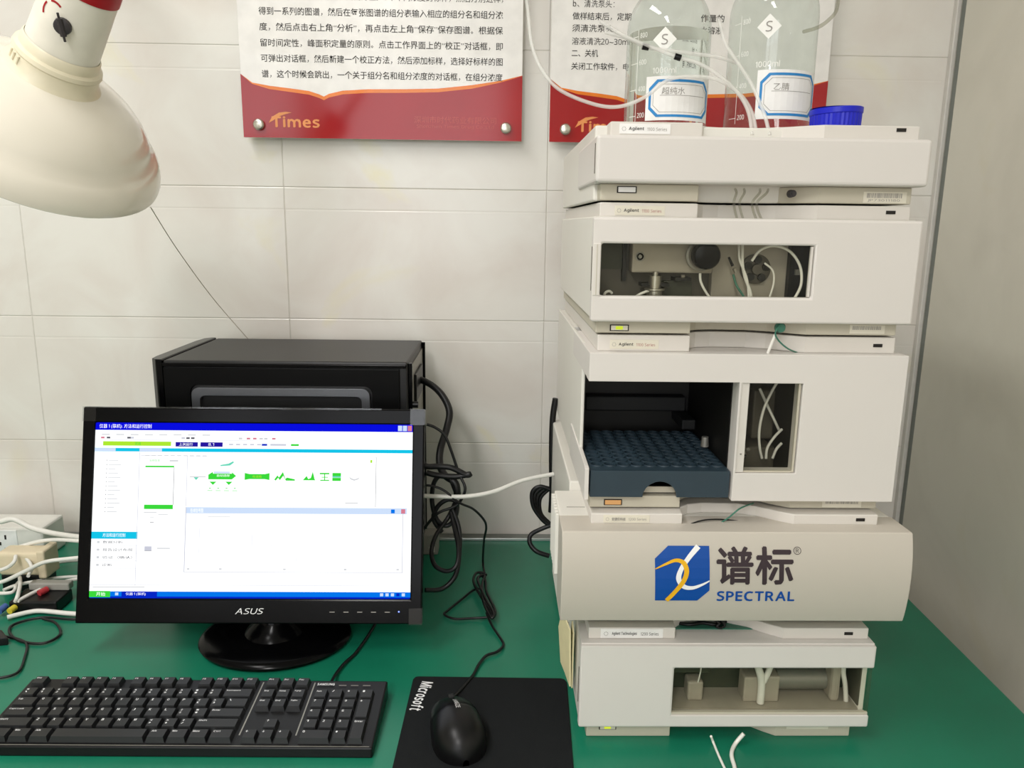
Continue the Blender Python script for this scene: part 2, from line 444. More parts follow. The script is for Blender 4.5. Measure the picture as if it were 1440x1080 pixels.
def name_plate(parent, x0, x1, z0, z1, yf, words, mat='label_cream', second='ink_red', first='ink', hx=.30):
    p = box('name_plate', x0, x1, yf - .0007, yf + .001, z0, z1, mat, parent, .0002)
    h = z1 - z0; wd = x1 - x0; ym = yf - .0009
    cx, cz, r = x0 + wd * .085, (z0 + z1) / 2 - h * .02, h * .19
    m = MB()
    for k in range(8):
        a = k * math.pi / 4; m.cyl((cx + math.cos(a) * r, ym, cz + math.sin(a) * r), (cx + math.cos(a) * r, ym + .0003, cz + math.sin(a) * r), r * .22, n=6)
    obj('emblem', m, 'ink_grey', p)
    a, b = words
    flatprint('lettering', text_box(a, x0 + wd * .18, x0 + wd * (.18 + hx), z0 + h * .26, z0 + h * .70, ym, .02), first, p)
    flatprint('lettering', text_box(b, x0 + wd * (.24 + hx), x0 + wd * .93, z0 + h * .30, z0 + h * .64, ym, .006), second, p)
    return p
def serial(parent, x0, x1, z0, z1, yf, txt, mat='label_cream'):
    p = box('serial_sticker', x0, x1, yf - .0005, yf + .001, z0, z1, mat, parent)
    m = MB(); x = x0 + (x1 - x0) * .08
    while x < x0 + (x1 - x0) * .9:
        d = random.uniform(.0003, .001); m.box(x, x + d, yf - .0007, yf - .0004, z0 + (z1 - z0) * .45, z1 - (z1 - z0) * .12); x += d + random.uniform(.0004, .001)
    obj('barcode', m, 'ink_grey', p)
    if txt: flatprint('lettering', text_box(txt, x0 + (x1 - x0) * .1, x0 + (x1 - x0) * .85, z0 + (z1 - z0) * .1, z0 + (z1 - z0) * .36, yf - .0007), 'ink_grey', p)
def groove(parent, y, z0, z1, x=XL):
    box('finger_grip', x - .0006, x + .001, y, y + .0022, z0, z1, 'interior_grey', parent)

# ---- vacuum degasser (top)
deg = empty('vacuum_degasser', (.273, 1.02, .62), 'flat blank cream instrument box on top of the stack, under the bottles', 'instrument')
obj('body', MB().box(XL + .002, XE - .002, .85, 1.242, .6215, .6995), 'side_panel', deg, .002)
obj('front_cover', MB().box(XL - .001, XE - .002, .8085, .99, .6388, .6858), 'cover', deg, .0035, 3)
strip('base_strip', deg, .6215, .6386, .826, 'cover_base')
strip('top_strip', deg, .6858, .7005, .8245, 'cover_strip', xl=.115)
status(deg, .1245, .6293, .826, 'label_white')
name_plate(deg, .1245, .177, .6885, .6985, .8245, ('Agilent', '1100 Series'), 'label_white', 'ink_grey')
power_slot(deg, .412, .6945, .8245)
serial(deg, .385, .431, .6225, .634, .826, 'JP73011180', 'label_cream')
obj('drain_nozzle', MB().cyl((.309, .83, .631), (.309, .822, .631), .0042, .0036, 16).cyl((.309, .822, .631), (.309, .8205, .631), .0018, .0018, 10), 'lamp_dark', deg, smooth=40)
groove(deg, .816, .648, .678, XL - .001)

# ---- pump
pump = empty('pump_module', (.273, 1.02, .48), 'pump instrument with a wide low window showing a black knob and tubing', 'instrument')
WX0, WX1, WZ0, WZ1 = .0985, .333, .523, .5775
obj('body', plate(rect(XL + .0015, XE - .0015, .4965, .605), [rect(.1035, .345, .512, .587)], .8235, 1.242), 'side_panel', pump, .0015)
obj('front_cover', plate(rect(XL - .001, XE - .001, .4955, .6045), [rect(.1085, WX1, WZ0, WZ1)], .8105, .823), 'cover', pump, .0022, 2)
fr = box('window_post', XL - .0005, .108, .8098, .816, WZ0, WZ1, 'cover_strip', pump, .0008)
box('post_groove', .1035, .1042, .8093, .812, WZ0 + .001, WZ1 - .001, 'cover_base', fr)
box('window_pane', .108, WX1 - .0004, .8135, .8145, WZ0 + .0004, WZ1 - .0004, 'window_pane', pump)
box('window_bezel', WX1 - .0038, WX1 - .0012, .812, .8155, WZ0 + .001, WZ1 - .001, 'cover_strip', pump)
strip('base_strip', pump, .4815, .4956, .826, 'cover_base')
strip('top_strip', pump, .6045, .6195, .8245, 'cover_strip')
status(pump, .1226, .484, .826, 'led_green')
name_plate(pump, .1227, .1756, .6065, .6165, .8245, ('Agilent', '1100 Series'))
power_slot(pump, .4103, .6112, .8245)
serial(pump, .385, .4236, .4835, .493, .826, '')
groove(pump, .815, .528, .574, XL - .001)
# interior of the pump
YI = .895
box('chassis_panel', .112, .345, YI, YI + .004, .515, .585, 'interior_grey', pump)
box('chassis_panel', .112, .1435, YI - .004, YI, .548, .585, 'interior_green', pump)
box('chassis_panel', .1395, .1435, YI - .010, YI, .535, .585, 'interior_dark', pump)
box('chassis_floor', .112, .345, .862, YI, .511, .515, 'interior_grey', pump)
hd = box('pump_head', .1475, .2365, .872, YI, .5455, .583, 'interior_light', pump, .002)
obj('screw', MB().lathe([(0, .0052), (.0012, .0052), (.0012, .0040), (0, .0040), (0, .0025), (.0012, .002), (.0012, 0)], 20, (.156, .872, .563), (0, -1, 0)), 'steel_dull', hd, smooth=40)
kn = obj('purge_knob', MB().lathe([(0, .012), (.010, .0125), (.011, .0145), (.026, .0145), (.029, .013), (.030, .009), (.030, 0)], 32, (.2245, .872, .5655), (-.08, -1, 0)), 'black_gloss', pump, smooth=40)
obj('knob_ring', MB().lathe([(.004, .0142), (.006, .0165), (.0085, .0165), (.0095, .0142)], 28, (.221, .872, .565), (0, -1, 0)), 'steel_dull', kn, smooth=40)
obj('check_valve', MB().lathe([(0, .0085), (.012, .0085), (.013, .011), (.015, .011), (.0155, .0058), (.0185, .0058), (.0185, .0066), (.0285, .0066), (.0285, .003), (.033, .003)], 28, (.173, .868, .514), (0, 0, 1)), 'steel', pump, smooth=35)
box('bracket', .158, .189, .868, .885, .531, .5345, 'interior_dark', pump)
box('bracket', .186, .218, .884, YI, .515, .536, 'interior_green', pump)
box('bracket', .196, .214, .872, YI, .537, .5405, 'interior_dark', pump)
lp = box('valve_panel', .239, .3225, .882, YI, .515, .5835, 'interior_light', pump, .001)
obj('rotor', MB().lathe([(0, .0165), (.004, .0165), (.005, .0145), (.005, .006), (.009, .0055), (.009, 0)], 30, (.2865, .882, .5505), (0, -1, 0)), 'interior_grey', pump, smooth=35)
for k in range(5):
    a = R(72 * k + 15); c = Vector((.2865 + .0105 * math.cos(a), .8765, .5505 + .0105 * math.sin(a)))
    obj('rotor_roller', MB().cyl(c, c + Vector((0, -.0035, 0)), .0042, n=14), 'interior_dark', pump, smooth=40)
box('dark_strip', .3225, .345, .874, YI, .515, .5835, 'black_plastic', pump)  # black strip at the right end of the pump interior
box('clip', .328, .333, .870, .874, .545, .551, 'steel_dull', pump)
for nm, pts, r, mt in (('tubing', [(.266, .868, .582), (.2662, .866, .57), (.2665, .863, .556), (.27, .862, .542), (.276, .861, .528), (.279, .861, .516)], .0017, 'tube_white'),
                       ('tubing', [(.262, .868, .582), (.2618, .865, .572), (.263, .862, .56), (.272, .861, .54), (.2755, .861, .516)], .0013, 'tube_white'),
                       ('tubing', [(.276, .862, .560), (.284, .86, .572), (.298, .858, .5765), (.314, .855, .571), (.325, .852, .556), (.3275, .85, .538), (.323, .85, .524), (.318, .852, .516)], .0015, 'tube_white'),
                       ('tubing', [(.29, .862, .558), (.299, .86, .55), (.301, .86, .536), (.297, .86, .518)], .0011, 'tube_white'),
                       ('tubing', [(.2205, .862, .546), (.221, .86, .538), (.226, .859, .528), (.235, .858, .516)], .0014, 'tube_white'),
                       ('tubing', [(.258, .866, .545), (.261, .862, .534), (.267, .86, .525), (.273, .86, .516)], .0013, 'tube_green'),
                       ('tubing', [(.149, .866, .517), (.156, .864, .5225), (.1655, .864, .5265), (.171, .868, .527)], .0015, 'tube_white'),
                       ('tubing', [(.1175, .866, .516), (.118, .865, .523), (.1225, .865, .5255), (.126, .866, .523)], .0015, 'tube_white')):
    obj(nm, MB().tube(pts, r), mt, pump, smooth=60)
obj('fitting', MB().cyl((.2555, .862, .5545), (.2505, .862, .564), .0016, .0012, 10), 'black_plastic', pump, smooth=40)
obj('fitting', MB().cyl((.2575, .862, .552), (.2595, .862, .5475), .0024, .002, 12), 'steel', pump, smooth=40)
obj('fitting', MB().cyl((.201, .866, .5425), (.2045, .866, .5425), .0018, .0018, 10), 'steel', pump, smooth=40)

for o in pump.children:
    if o.name.split('.')[0] in ('chassis_panel', 'chassis_floor', 'pump_head', 'purge_knob', 'check_valve', 'bracket', 'valve_panel', 'rotor', 'rotor_roller', 'dark_strip', 'clip', 'tubing', 'fitting'):
        for q in (o, *o.children): q.data.transform(Matrix.Translation((0, -.024, 0)))

# ---- autosampler
als = empty('autosampler', (.273, 1.02, .28), 'autosampler instrument with an open dark tray bay at its left', 'instrument')
obj('front_cover', plate([(XL - .0005, .4308), (.264, .4308), (.264, .2955), (XE + .0005, .2955), (XE + .0005, .4618), (XL - .0005, .4618)],
                         [rect(.2665, .3335, .328, .4308 - .0006)], .8105, .834), 'cover', als, .0022)
obj('cover_hood', MB().box(XL - .0003, XE, .834, .99, .4308, .4616), 'cover', als, .001)
obj('side_panel', MB().box(XL, XL + .004, .885, 1.242, .2960, .4620), 'side_panel', als, .001)
obj('body', MB().box(.345, XE - .001, .836, 1.242, .2955, .4610), 'side_panel', als, .0015)
obj('rear_body', MB().box(XL + .004, .345, 1.03, 1.242, .2955, .4610), 'side_panel', als)
box('bay_back', .1045, .3448, 1.022, 1.0298, .2957, .4306, 'interior_dark', als)
box('bay_divider', .2632, .2665, .8345, 1.022, .2957, .4306, 'interior_dark', als)
box('bay_floor', .1045, .3448, .836, 1.022, .2955, .2975, 'interior_dark', als)
box('bay_lining', .1045, .1055, .886, 1.022, .2975, .4306, 'interior_dark', als)
box('bay_lining', .3435, .345, .836, 1.022, .2975, .4306, 'interior_dark', als)
obj('side_ledge', plate([(.811, .2958), (.985, .2958), (.985, .3385), (.965, .3385), (.818, .3335), (.811, .332)], [], XL - .0015, XL + .0032, 'yz'), 'cover', als, .001)
strip('base_strip', als, .2815, .2955, .826, 'cover_base')
strip('top_strip', als, .4618, .4795, .8245, 'cover_strip', xl=.1095)
status(als, .1235, .2846, .826, 'led_amber')
name_plate(als, .1231, .1762, .4645, .4745, .8245, ('Agilent', '1100 Series'))
power_slot(als, .4122, .4690, .8245)
serial(als, .374, .419, .2832, .2925, .826, '')
post = box('window_post', .2668, .2757, .8125, .821, .3285, .4300, 'cover_strip', als, .0006)
box('post_screw', .2705, .2722, .8118, .813, .349, .3507, 'steel_dull', post)
box('window_pane', .2757, .3332, .8145, .8152, .3284, .4300, 'window_pane', als)
box('window_bezel', .3302, .3325, .8135, .8165, .3287, .4298, 'cover_base', als)
box('window_bezel', .2757, .3302, .8135, .8165, .3284, .3302, 'cover_base', als)
# interior seen through the narrow window
box('needle_housing', .289, .308, .905, .95, .3285, .428, 'interior_green', als, .002)
box('needle_housing', .309, .335, .892, .95, .345, .405, 'interior_grey', als, .002)
box('valve_block', .283, .331, .87, .94, .3005, .341, 'interior_grey', als, .002)
box('yellow_mark', .2955, .3015, .9035, .905, .380, .3895, 'yellow_plug', als)
sc_ = obj('valve_screw', MB().lathe([(0, .0042), (.002, .0042), (.0028, .0032), (.0028, 0)], 20, (.293, .87, .332), (0, -1, 0)), 'steel', als, smooth=40)
box('slot', .2895, .2965, .8668, .868, .3316, .3324, 'slot', sc_)
obj('valve_screw', MB().lathe([(0, .0022), (.002, .0022), (.0024, 0)], 16, (.2985, .87, .3385), (0, -1, 0)), 'steel_dull', als, smooth=40)
for pts in ([(.3245, .86, .424), (.317, .858, .411), (.309, .857, .390), (.3055, .856, .366), (.3075, .856, .345), (.312, .858, .331)],
            [(.3335, .86, .366), (.324, .857, .357), (.317, .857, .344), (.3165, .857, .331)],
            [(.3345, .86, .349), (.328, .858, .342), (.3245, .858, .331)],
            [(.307, .87, .412), (.316, .868, .394), (.327, .868, .374), (.334, .87, .362)]):
    obj('tubing', MB().tube(pts, .0016), 'tube_white', als, smooth=60)

# vial tray standing in the bay
tray = empty('vial_tray', (.184, .9, .2975), 'dark blue vial tray with rows of round wells in the open bay', 'vial tray')
TX0, TX1, TY0, TY1, TZ = .1058, .2622, .8155, .985, .3285
NX, NY = 10, 10
notch = [(.2036 - .0192 - math.cos(math.pi * k / 10) * .0192, .2975 + math.sin(math.pi * k / 10) * .0185) for k in range(11)]
obj('front_wall', plate([(TX0, .2975)] + notch + [(TX1, .2975), (TX1, TZ), (TX0, TZ)], [], TY0, TY0 + .004), 'tray_blue', tray, .0012)
m = MB(); m.box(TX0, TX0 + .002, TY0 + .004, TY1, .2975, TZ - .0002).box(TX1 - .002, TX1, TY0 + .004, TY1, .2975, TZ - .0002).box(TX0 + .002, TX1 - .002, TY1 - .002, TY1, .2975, TZ - .0002)
obj('side_wall', m, 'tray_blue', tray)
box('notch_back', .16, .209, .832, .834, .2976, .3045, 'cover_base', tray)
m = MB(); wells = MB(); px = (TX1 - TX0 - .003) / NX; py = (TY1 - TY0 - .016) / NY; NS = 12
gx0, gy0 = TX0 + .0015, TY0 + .014
for i in range(NX):
    for j in range(NY):
        cx, cy = gx0 + (i + .5) * px, gy0 + (j + .5) * py; rr = min(px, py) * .445; v = []
        for k in range(NS):
            a = 2 * math.pi * (k + .5) / NS; c, s_ = math.cos(a), math.sin(a); q = max(abs(c), abs(s_))
            v.append((cx + c / q * px / 2, cy + s_ / q * py / 2, TZ))
            v.append((cx + c * rr * 1.12, cy + s_ * rr * 1.12, TZ)); v.append((cx + c * rr * 1.08, cy + s_ * rr * 1.08, TZ + .0014)); v.append((cx + c * rr, cy + s_ * rr, TZ + .0014)); v.append((cx + c * rr, cy + s_ * rr, TZ - .014))
        f = []
        for k in range(NS):
            a, b = k * 5, ((k + 1) % NS) * 5
            for q in range(4): f.append((a + q, b + q, b + q + 1, a + q + 1))
        f.append(tuple(k * 5 + 4 for k in range(NS)))
        m.add(v, f)
m.add([(TX0, TY0 + .003, TZ), (TX1, TY0 + .003, TZ), (TX1, gy0, TZ), (TX0, gy0, TZ)], [(0, 1, 2, 3)])
obj('well_plate', m, 'tray_blue', tray, smooth=35, recalc=False)

# needle arm parked in the dark bay
arm = box('sampler_arm', .240, .258, .955, 1.015, .3385, .352, 'black_matte', als, .002)
obj('gripper', MB().cyl((.2555, .90, .333), (.2555, .90, .345), .005, .004, 14), 'steel_dull', als, smooth=40)
box('carriage', .12, .255, 1.0, 1.02, .352, .372, 'black_matte', als, .002)

# ---- column oven
oven = empty('column_oven', (.268, 1.0, .14), 'wide cream instrument with a bulging door carrying a blue logo', 'instrument')
OX0, OX1 = .0735, .4610
DOOR = [(.268, .7890), (.2668, .7873), (.260, .7852), (.250, .7828), (.240, .7810), (.229, .7799), (.217, .7794), (.205, .7797), (.193, .7806), (.182, .7820), (.172, .7838), (.1625, .7862)]
def door_y(z):
    for (z1, y1), (z0, y0) in zip(DOOR, DOOR[1:]):
        if z0 <= z <= z1: return y0 + (y1 - y0) * (z - z0) / (z1 - z0)
    return .79
prof = [(y, z) for z, y in DOOR] + [(.836, .1625), (.836, .268)]
obj('door', plate(prof, [], OX0, OX1, 'yz'), 'oven_door', oven, .0010, smooth=24)
obj('body', MB().box(OX0 + .001, OX1 - .001, .8365, .922, .1565, .2675), 'side_panel', oven, .002)
obj('rear_body', MB().box(XL - .007, XE + .007, .9225, 1.235, .1415, .2795), 'side_panel', oven, .002)
for k in range(8):
    box('vent_fin', OX0 - .003, OX0 + .0012, .845 + k * .0095, .8495 + k * .0095, .19, .2655, 'side_panel', oven, .0008)
strip('base_strip', oven, .1415, .1622, .8255, 'cover_base', xl=.109, xr=.436, yb=.922)
strip('top_strip', oven, .2676, .2798, .811, 'cover_strip', xl=.1075, xr=.4325, yb=.922)
box('seam', .085, .1065, .8625, .8632, .2674, .2678, 'interior_grey', oven)
status(oven, .1265, .1545, .8255, 'led_green')
name_plate(oven, .1215, .1735, .2692, .2782, .811, ('安捷伦科技', '1200 Series'), 'label_cream', 'ink_grey', 'ink_grey')
power_slot(oven, .4075, .2722, .811)
serial(oven, .365, .405, .1465, .1555, .8255, '')
# logo printed on the door
LG = oven
def on_door(mb, off=.0005):
    bm = bmesh.new(); vs = [bm.verts.new(p) for p in mb.v]
    for f in mb.f:
        try: bm.faces.new([vs[i] for i in f])
        except ValueError: pass
    for z, y in DOOR:
        bmesh.ops.bisect_plane(bm, geom=bm.verts[:] + bm.edges[:] + bm.faces[:], plane_co=(0, 0, z), plane_no=(0, 0, 1))
    bm.verts.index_update(); o = MB(); o.v = [Vector((v.co.x - .052 * (v.co.z - .222), door_y(v.co.z) - off + v.co.y, v.co.z)) for v in bm.verts]; o.f = [tuple(v.index for v in f.verts) for f in bm.faces]
    bm.free(); return o
def flat_xz(outline, holes=()): return flat(outline, holes).map(lambda p: (p.x, 0, p.y))
a, b, c, d = .1760, .2362, .1902, .2538     # logo square
def L(u, v): return (a + (b - a) * u, c + (d - c) * v)
lg = flatprint('logo_square', on_door(flat_xz([L(*q) for q in ((0, 0), (.78, 0), (1, .2), (1, 1), (.25, 1), (0, .78))])), 'logo_blue', oven)
def ribbon(c_pts, widths, n=10):
    P = [Vector((*L(*q), 0)) for q in c_pts]; path = []; ws = []
    for i in range(len(P) - 1):
        p0, p1, p2, p3 = P[max(i - 1, 0)], P[i], P[i + 1], P[min(i + 2, len(P) - 1)]
        for k in range(n):
            t = k / n; path.append(.5 * ((2 * p1) + (p2 - p0) * t + (2 * p0 - 5 * p1 + 4 * p2 - p3) * t * t + (3 * p1 - p0 - 3 * p2 + p3) * t ** 3)); ws.append(widths[i] * (1 - t) + widths[i + 1] * t)
    path.append(P[-1]); ws.append(widths[-1]); m = MB()
    for i, p in enumerate(path):
        t = (path[min(i + 1, len(path) - 1)] - path[max(i - 1, 0)]).normalized(); nn = Vector((-t.y, t.x, 0)) * ws[i] * (b - a) / 2
        m.v += [Vector((p.x + nn.x, 0, p.y + nn.y)), Vector((p.x - nn.x, 0, p.y - nn.y))]
    for i in range(len(path) - 1): m.f.append((2 * i, 2 * i + 1, 2 * i + 3, 2 * i + 2))
    return m
flatprint('logo_ribbon', on_door(ribbon([(.80, .995), (.62, .80), (.48, .60), (.43, .42), (.52, .28), (.68, .25), (.86, .31), (.998, .385)], [.10, .085, .085, .095, .09, .07, .045, .02]), .0008), 'logo_white', lg)
flatprint('logo_ribbon', on_door(ribbon([(.21, .005), (.37, .18), (.52, .38), (.575, .56), (.52, .71), (.38, .755), (.2, .69), (.003, .60)], [.08, .08, .085, .09, .085, .065, .045, .015]), .0011), 'logo_yellow', lg)
for ch, x0, x1 in (('谱', .2437, .2846), ('标', .2866, .3289)):
    flatprint('logo_character', on_door(text_box(ch, x0, x1, .2100, .2535, 0, .024)), 'logo_dark', oven)
flatprint('logo_word', on_door(text_box('SPECTRAL', .2445, .3313, .1897, .2022, 0, .03)), 'logo_blue', oven)
def ring(r_): return [(.3333 + r_ * math.cos(2 * math.pi * k / 24), .2490 + r_ * math.sin(2 * math.pi * k / 24)) for k in range(24)]
lm = flatprint('logo_mark', on_door(flat_xz(ring(.0043), [ring(.0037)])), 'logo_dark', oven)
flatprint('logo_mark_letter', on_door(text_box('R', .3317, .3350, .2468, .2514, 0)), 'logo_dark', lm)

# ---- detector (bottom)
det = empty('detector_module', (.273, 1.01, 0), 'lowest instrument of the stack with a window at its right', 'instrument')
VY = .797; VX0, VX1 = .0995, .4418
VW0, VW1, VZ0, VZ1 = .2085, VX1 - .003, .0355, .0965
obj('front_cover', plate([(VX0, .0200), (VX1, .0200), (VX1, VZ0), (VW0, VZ0), (VW0, VZ1), (VX1, VZ1), (VX1, .1245), (VX0, .1245)], [], VY, VY + .012), 'cover', det, .0022)
obj('body', plate(rect(VX0 + .0015, VX1 - .0015, .0195, .123), [rect(.2, VX1 - .008, .031, .105)], VY + .0125, 1.235), 'side_panel', det, .0015)
obj('top_ridge', MB().box(VX0 + .001, VX1 - .001, VY + .004, VY + .05, .1245, .1262), 'cover', det, .0006)
strip('base_strip', det, .0, .0195, .8085, 'cover_base', xl=.1105, xr=.4265)
strip('top_strip', det, .1262, .1398, .811, 'cover_strip', xl=.1095, xr=.437)
obj('top_pan', MB().box(.2, .35, .832, .9, .1262, .1275), 'tube_green', det)
status(det, .1255, .0098, .8085, 'led_green')
name_plate(det, .1235, .196, .1272, .1388, .811, ('Agilent Technologies', '1200 Series'), 'label_white', 'ink', 'ink', .40)
power_slot(det, .4085, .1315, .811)
serial(det, .35, .40, .010, .018, .8085, '')
box('window_pane', VW0, VX1 - .001, VY + .003, VY + .004, VZ0 + .0004, VZ1 - .0004, 'window_pane', det)
box('corner_pane', VX1 - .0012, VX1 - .0004, VY + .0042, VY + .012, VZ0 + .0004, VZ1 - .0004, 'window_pane', det)
box('window_bezel', VW0, VX1 - .0015, VY + .0022, VY + .0052, VZ0 + .0004, VZ0 + .003, 'cover_base', det)
DI = .852
box('chassis_panel', .2, VX1 - .008, DI, DI + .004, .031, .105, 'interior_green', det)
box('chassis_floor', .2, VX1 - .008, VY + .0125, DI, .031, .0365, 'interior_light', det)
box('chassis_side', VX1 - .0095, VX1 - .0079, VY + .0125, DI, .0405, .105, 'interior_grey', det)
box('optics_block', .2, .262, .86, DI + .022, .072, .104, 'interior_green', det, .002)
box('optics_block', .233, .252, .852, .872, .0405, .066, 'interior_light', det, .003)
box('flow_cell', .300, .318, .850, .872, .0405, .073, 'interior_light', det, .002)
box('flow_cell', .322, .343, .850, .872, .0405, .074, 'interior_light', det, .002)
obj('lamp_housing', MB().cyl((.345, .873, .059), (.405, .873, .059), .0135, n=28), 'steel_dull', det, smooth=40)
box('lamp_bracket', .4055, .417, .850, .873, .0405, .104, 'interior_light', det, .004)
obj('cell_tube', MB().tube([(.309, .848, .103), (.314, .846, .088), (.319, .846, .07), (.320, .847, .042)], .0045, 10), 'tube_white', det, smooth=60)
obj('cell_tube', MB().tube([(.331, .848, .103), (.3275, .847, .086), (.3215, .846, .07)], .0035, 10), 'tube_white', det, smooth=60)
obj('ribbon_wire', MB().tube([(.4185, .853, .1), (.419, .852, .08), (.423, .852, .062), (.426, .852, .041)], .003, 8), 'tube_white', det, smooth=60)
obj('cell_wire', MB().tube([(.247, .853, .1), (.2465, .85, .083), (.244, .85, .067)], .0009), 'tube_white', det, smooth=60)
for o in det.children:
    if o.name.split('.')[0] in ('optics_block', 'flow_cell', 'lamp_housing', 'lamp_bracket', 'cell_tube', 'ribbon_wire', 'cell_wire'):
        o.data.transform(Matrix.Translation((0, -.028, -.004)))
groove(det, VY + .009, .048, .092, VX0)
obj('looped_cable', MB().tube([(.214, .85, .1385), (.222, .842, .1385), (.24, .838, .1365), (.262, .84, .137), (.29, .842, .1385), (.315, .843, .1375), (.338, .852, .138)], .0026), 'cable_black', det, smooth=60)
obj('looped_cable', MB().tube([(.222, .842, .1285), (.235, .836, .1305), (.25, .84, .1305), (.265, .837, .130), (.28, .846, .129)], .0022), 'cable_black', det, smooth=60)
obj('cable_knot', MB().tube([(.262, .834, .138), (.268, .833, .134), (.265, .832, .130), (.271, .833, .128), (.275, .835, .131), (.27, .835, .137)], .0018), 'cable_black', det, smooth=60)
obj('dark_plug', MB().cyl((.302, .843, .1305), (.326, .843, .1305), .0048, n=12), 'black_plastic', det, smooth=40)

# ================================================================= bottles on the stack
def bend_mesh(mb, cuts, fn):
    bm = bmesh.new(); vs = [bm.verts.new(p) for p in mb.v]
    for f in mb.f:
        try: bm.faces.new([vs[i] for i in f])
        except ValueError: pass
    for c in cuts:
        bmesh.ops.bisect_plane(bm, geom=bm.verts[:] + bm.edges[:] + bm.faces[:], plane_co=(c, 0, 0), plane_no=(1, 0, 0))
    bm.verts.index_update(); o = MB(); o.v = [Vector(fn(v.co)) for v in bm.verts]; o.f = [tuple(v.index for v in f.verts) for f in bm.faces]
    bm.free(); return o
def bottle(cx, cy, rad, zb, hs, label, fill, words, lab_c, lab_z0, lab_z1, lab_half):
    t = empty('reagent_bottle', (cx, cy, zb), label, 'bottle', 'solvent bottles on the stack')
    d0 = Vector((-cx, -cy, 0)).normalized(); rt = Vector((-d0.y, d0.x, 0)); C = Vector((cx, cy, 0))
    prof = [(.001, 0), (.001, rad * .8), (.003, rad * .93), (.008, rad)]
    prof += [(hs, rad)]
    for k in range(1, 9):
        a_ = R(90 * k / 8); prof.append((hs + .048 * math.sin(a_) * .95, .0205 + (rad - .0205) * math.cos(a_) ** 1.15))
    h1 = prof[-1][0]
    prof += [(h1 + .008, .019), (h1 + .012, .0205), (h1 + .030, .0205), (h1 + .030, .0175)]
    obj('glass_body', MB().lathe(prof, 56, (cx, cy, zb)), 'glass', t, smooth=50)
    obj('thread_ring', MB().lathe([(h1 + .018, .0206), (h1 + .0195, .0222), (h1 + .021, .0206)], 40, (cx, cy, zb)), 'glass', t, smooth=50)
    if fill:
        ri = rad - .0028
        lp = [(.0045, 0), (.0045, ri * .85), (.009, ri), (min(fill, hs), ri)]
        if fill > hs:
            lp += [(fill, ri - .004)]
        lp += [(fill, 0)]
        obj('solvent', MB().lathe(lp, 56, (cx, cy, zb)), 'liquid', t, smooth=40)
    def onb(off):
        return lambda p: C + (d0 * math.cos(p.x / rad) + rt * math.sin(p.x / rad)) * (rad + off) + Vector((0, 0, p.z))
    cuts = [rad * R(q) for q in range(-80, 120, 8)]
    u0, u1 = rad * R(lab_c - lab_half), rad * R(lab_c + lab_half)
    lb = obj('paper_label', bend_mesh(flat_xz(rect(u0, u1, lab_z0, lab_z1)), cuts, onb(.0008)), 'label_white', t, recalc=False)
    def octo(e, k):
        x0, x1, z0, z1 = u0 + e, u1 - e, lab_z0 + e, lab_z1 - e
        return [(x0 + k, z0), (x1 - k, z0), (x1, z0 + k), (x1, z1 - k), (x1 - k, z1), (x0 + k, z1), (x0, z1 - k), (x0, z0 + k)]
    flatprint('label_frame', bend_mesh(flat_xz(octo(.0035, .009), [octo(.0062, .0082)]), cuts, onb(.0011)), 'label_blue', lb)
    flatprint('label_frame', bend_mesh(flat_xz(octo(.0085, .0075), [octo(.0089, .0074)]), cuts, onb(.0011)), 'ink_grey', lb)
    um = (u0 + u1) / 2; zt = lab_z0 + (lab_z1 - lab_z0) * .56
    flatprint('label_rule', bend_mesh(flat_xz(rect(u0 + .016, u1 - .012, zt, zt + .0005)), cuts, onb(.0011)), 'ink_grey', lb)
    flatprint('handwriting', bend_mesh(text_box(words, u0 + .018, u0 + .018 + .0085 * len(words), zt + .0012, zt + .0088, 0), cuts, onb(.0011)), 'ink_grey', lb)
    # graduations and maker's diamond fired onto the glass
    ug = rad * R(-44)
    flatprint('graduation_scale', bend_mesh(flat_xz(rect(ug, ug + .0006, zb + .012, zb + hs * .98)), cuts, onb(.0005)), 'graduation', t)
    for k in range(4):
        z = zb + .018 + k * (hs - .022) / 3.2
        flatprint('graduation_mark', bend_mesh(flat_xz(rect(ug - .011, ug, z, z + .0006)), cuts, onb(.0005)), 'graduation', t)
        flatprint('graduation_number', bend_mesh(text_box(str(200 + 200 * k), ug + .003, ug + .0125, z - .002, z + .0035, 0, .01), cuts, onb(.0005)), 'graduation', t)
    zd = zb + hs * .86; ud = rad * R(-5)
    dm = flatprint('maker_diamond', bend_mesh(flat_xz([(ud - .013, zd), (ud, zd - .013), (ud + .013, zd), (ud, zd + .013)]), cuts, onb(.0005)), 'graduation', t)
    flatprint('diamond_letter', bend_mesh(text_box('S', ud - .0035, ud + .0035, zd - .0055, zd + .0055, 0), cuts, onb(.0008)), 'ink_grey', dm)
    flatprint('capacity_mark', bend_mesh(text_box('1000ml', ud - .012, ud + .014, lab_z1 + .003, lab_z1 + .0095, 0, .01), cuts, onb(.0005)), 'graduation', t)
ZT = .7006
bottle(.1965, .95, .0480, ZT, .113, 'solvent bottle filled with clear liquid, left of the empty bottle', .1115, '超纯水', 23, ZT + .012, ZT + .059, 50)
bottle(.3175, .95, .0495, ZT, .131, 'empty clear solvent bottle beside the blue screw cap', 0, '乙腈', 31, ZT + .015, ZT + .0675, 46)
cp = empty('bottle_cap', (.3655, .868, ZT), 'blue ribbed screw cap lying on the instrument beside a bottle', 'bottle cap')
m = MB(); n = 72; CR = .0265; rings = [(0, .955), (.002, .985), (.0145, 1.0), (.0152, 1.03), (.0205, 1.035), (.0212, .99)]
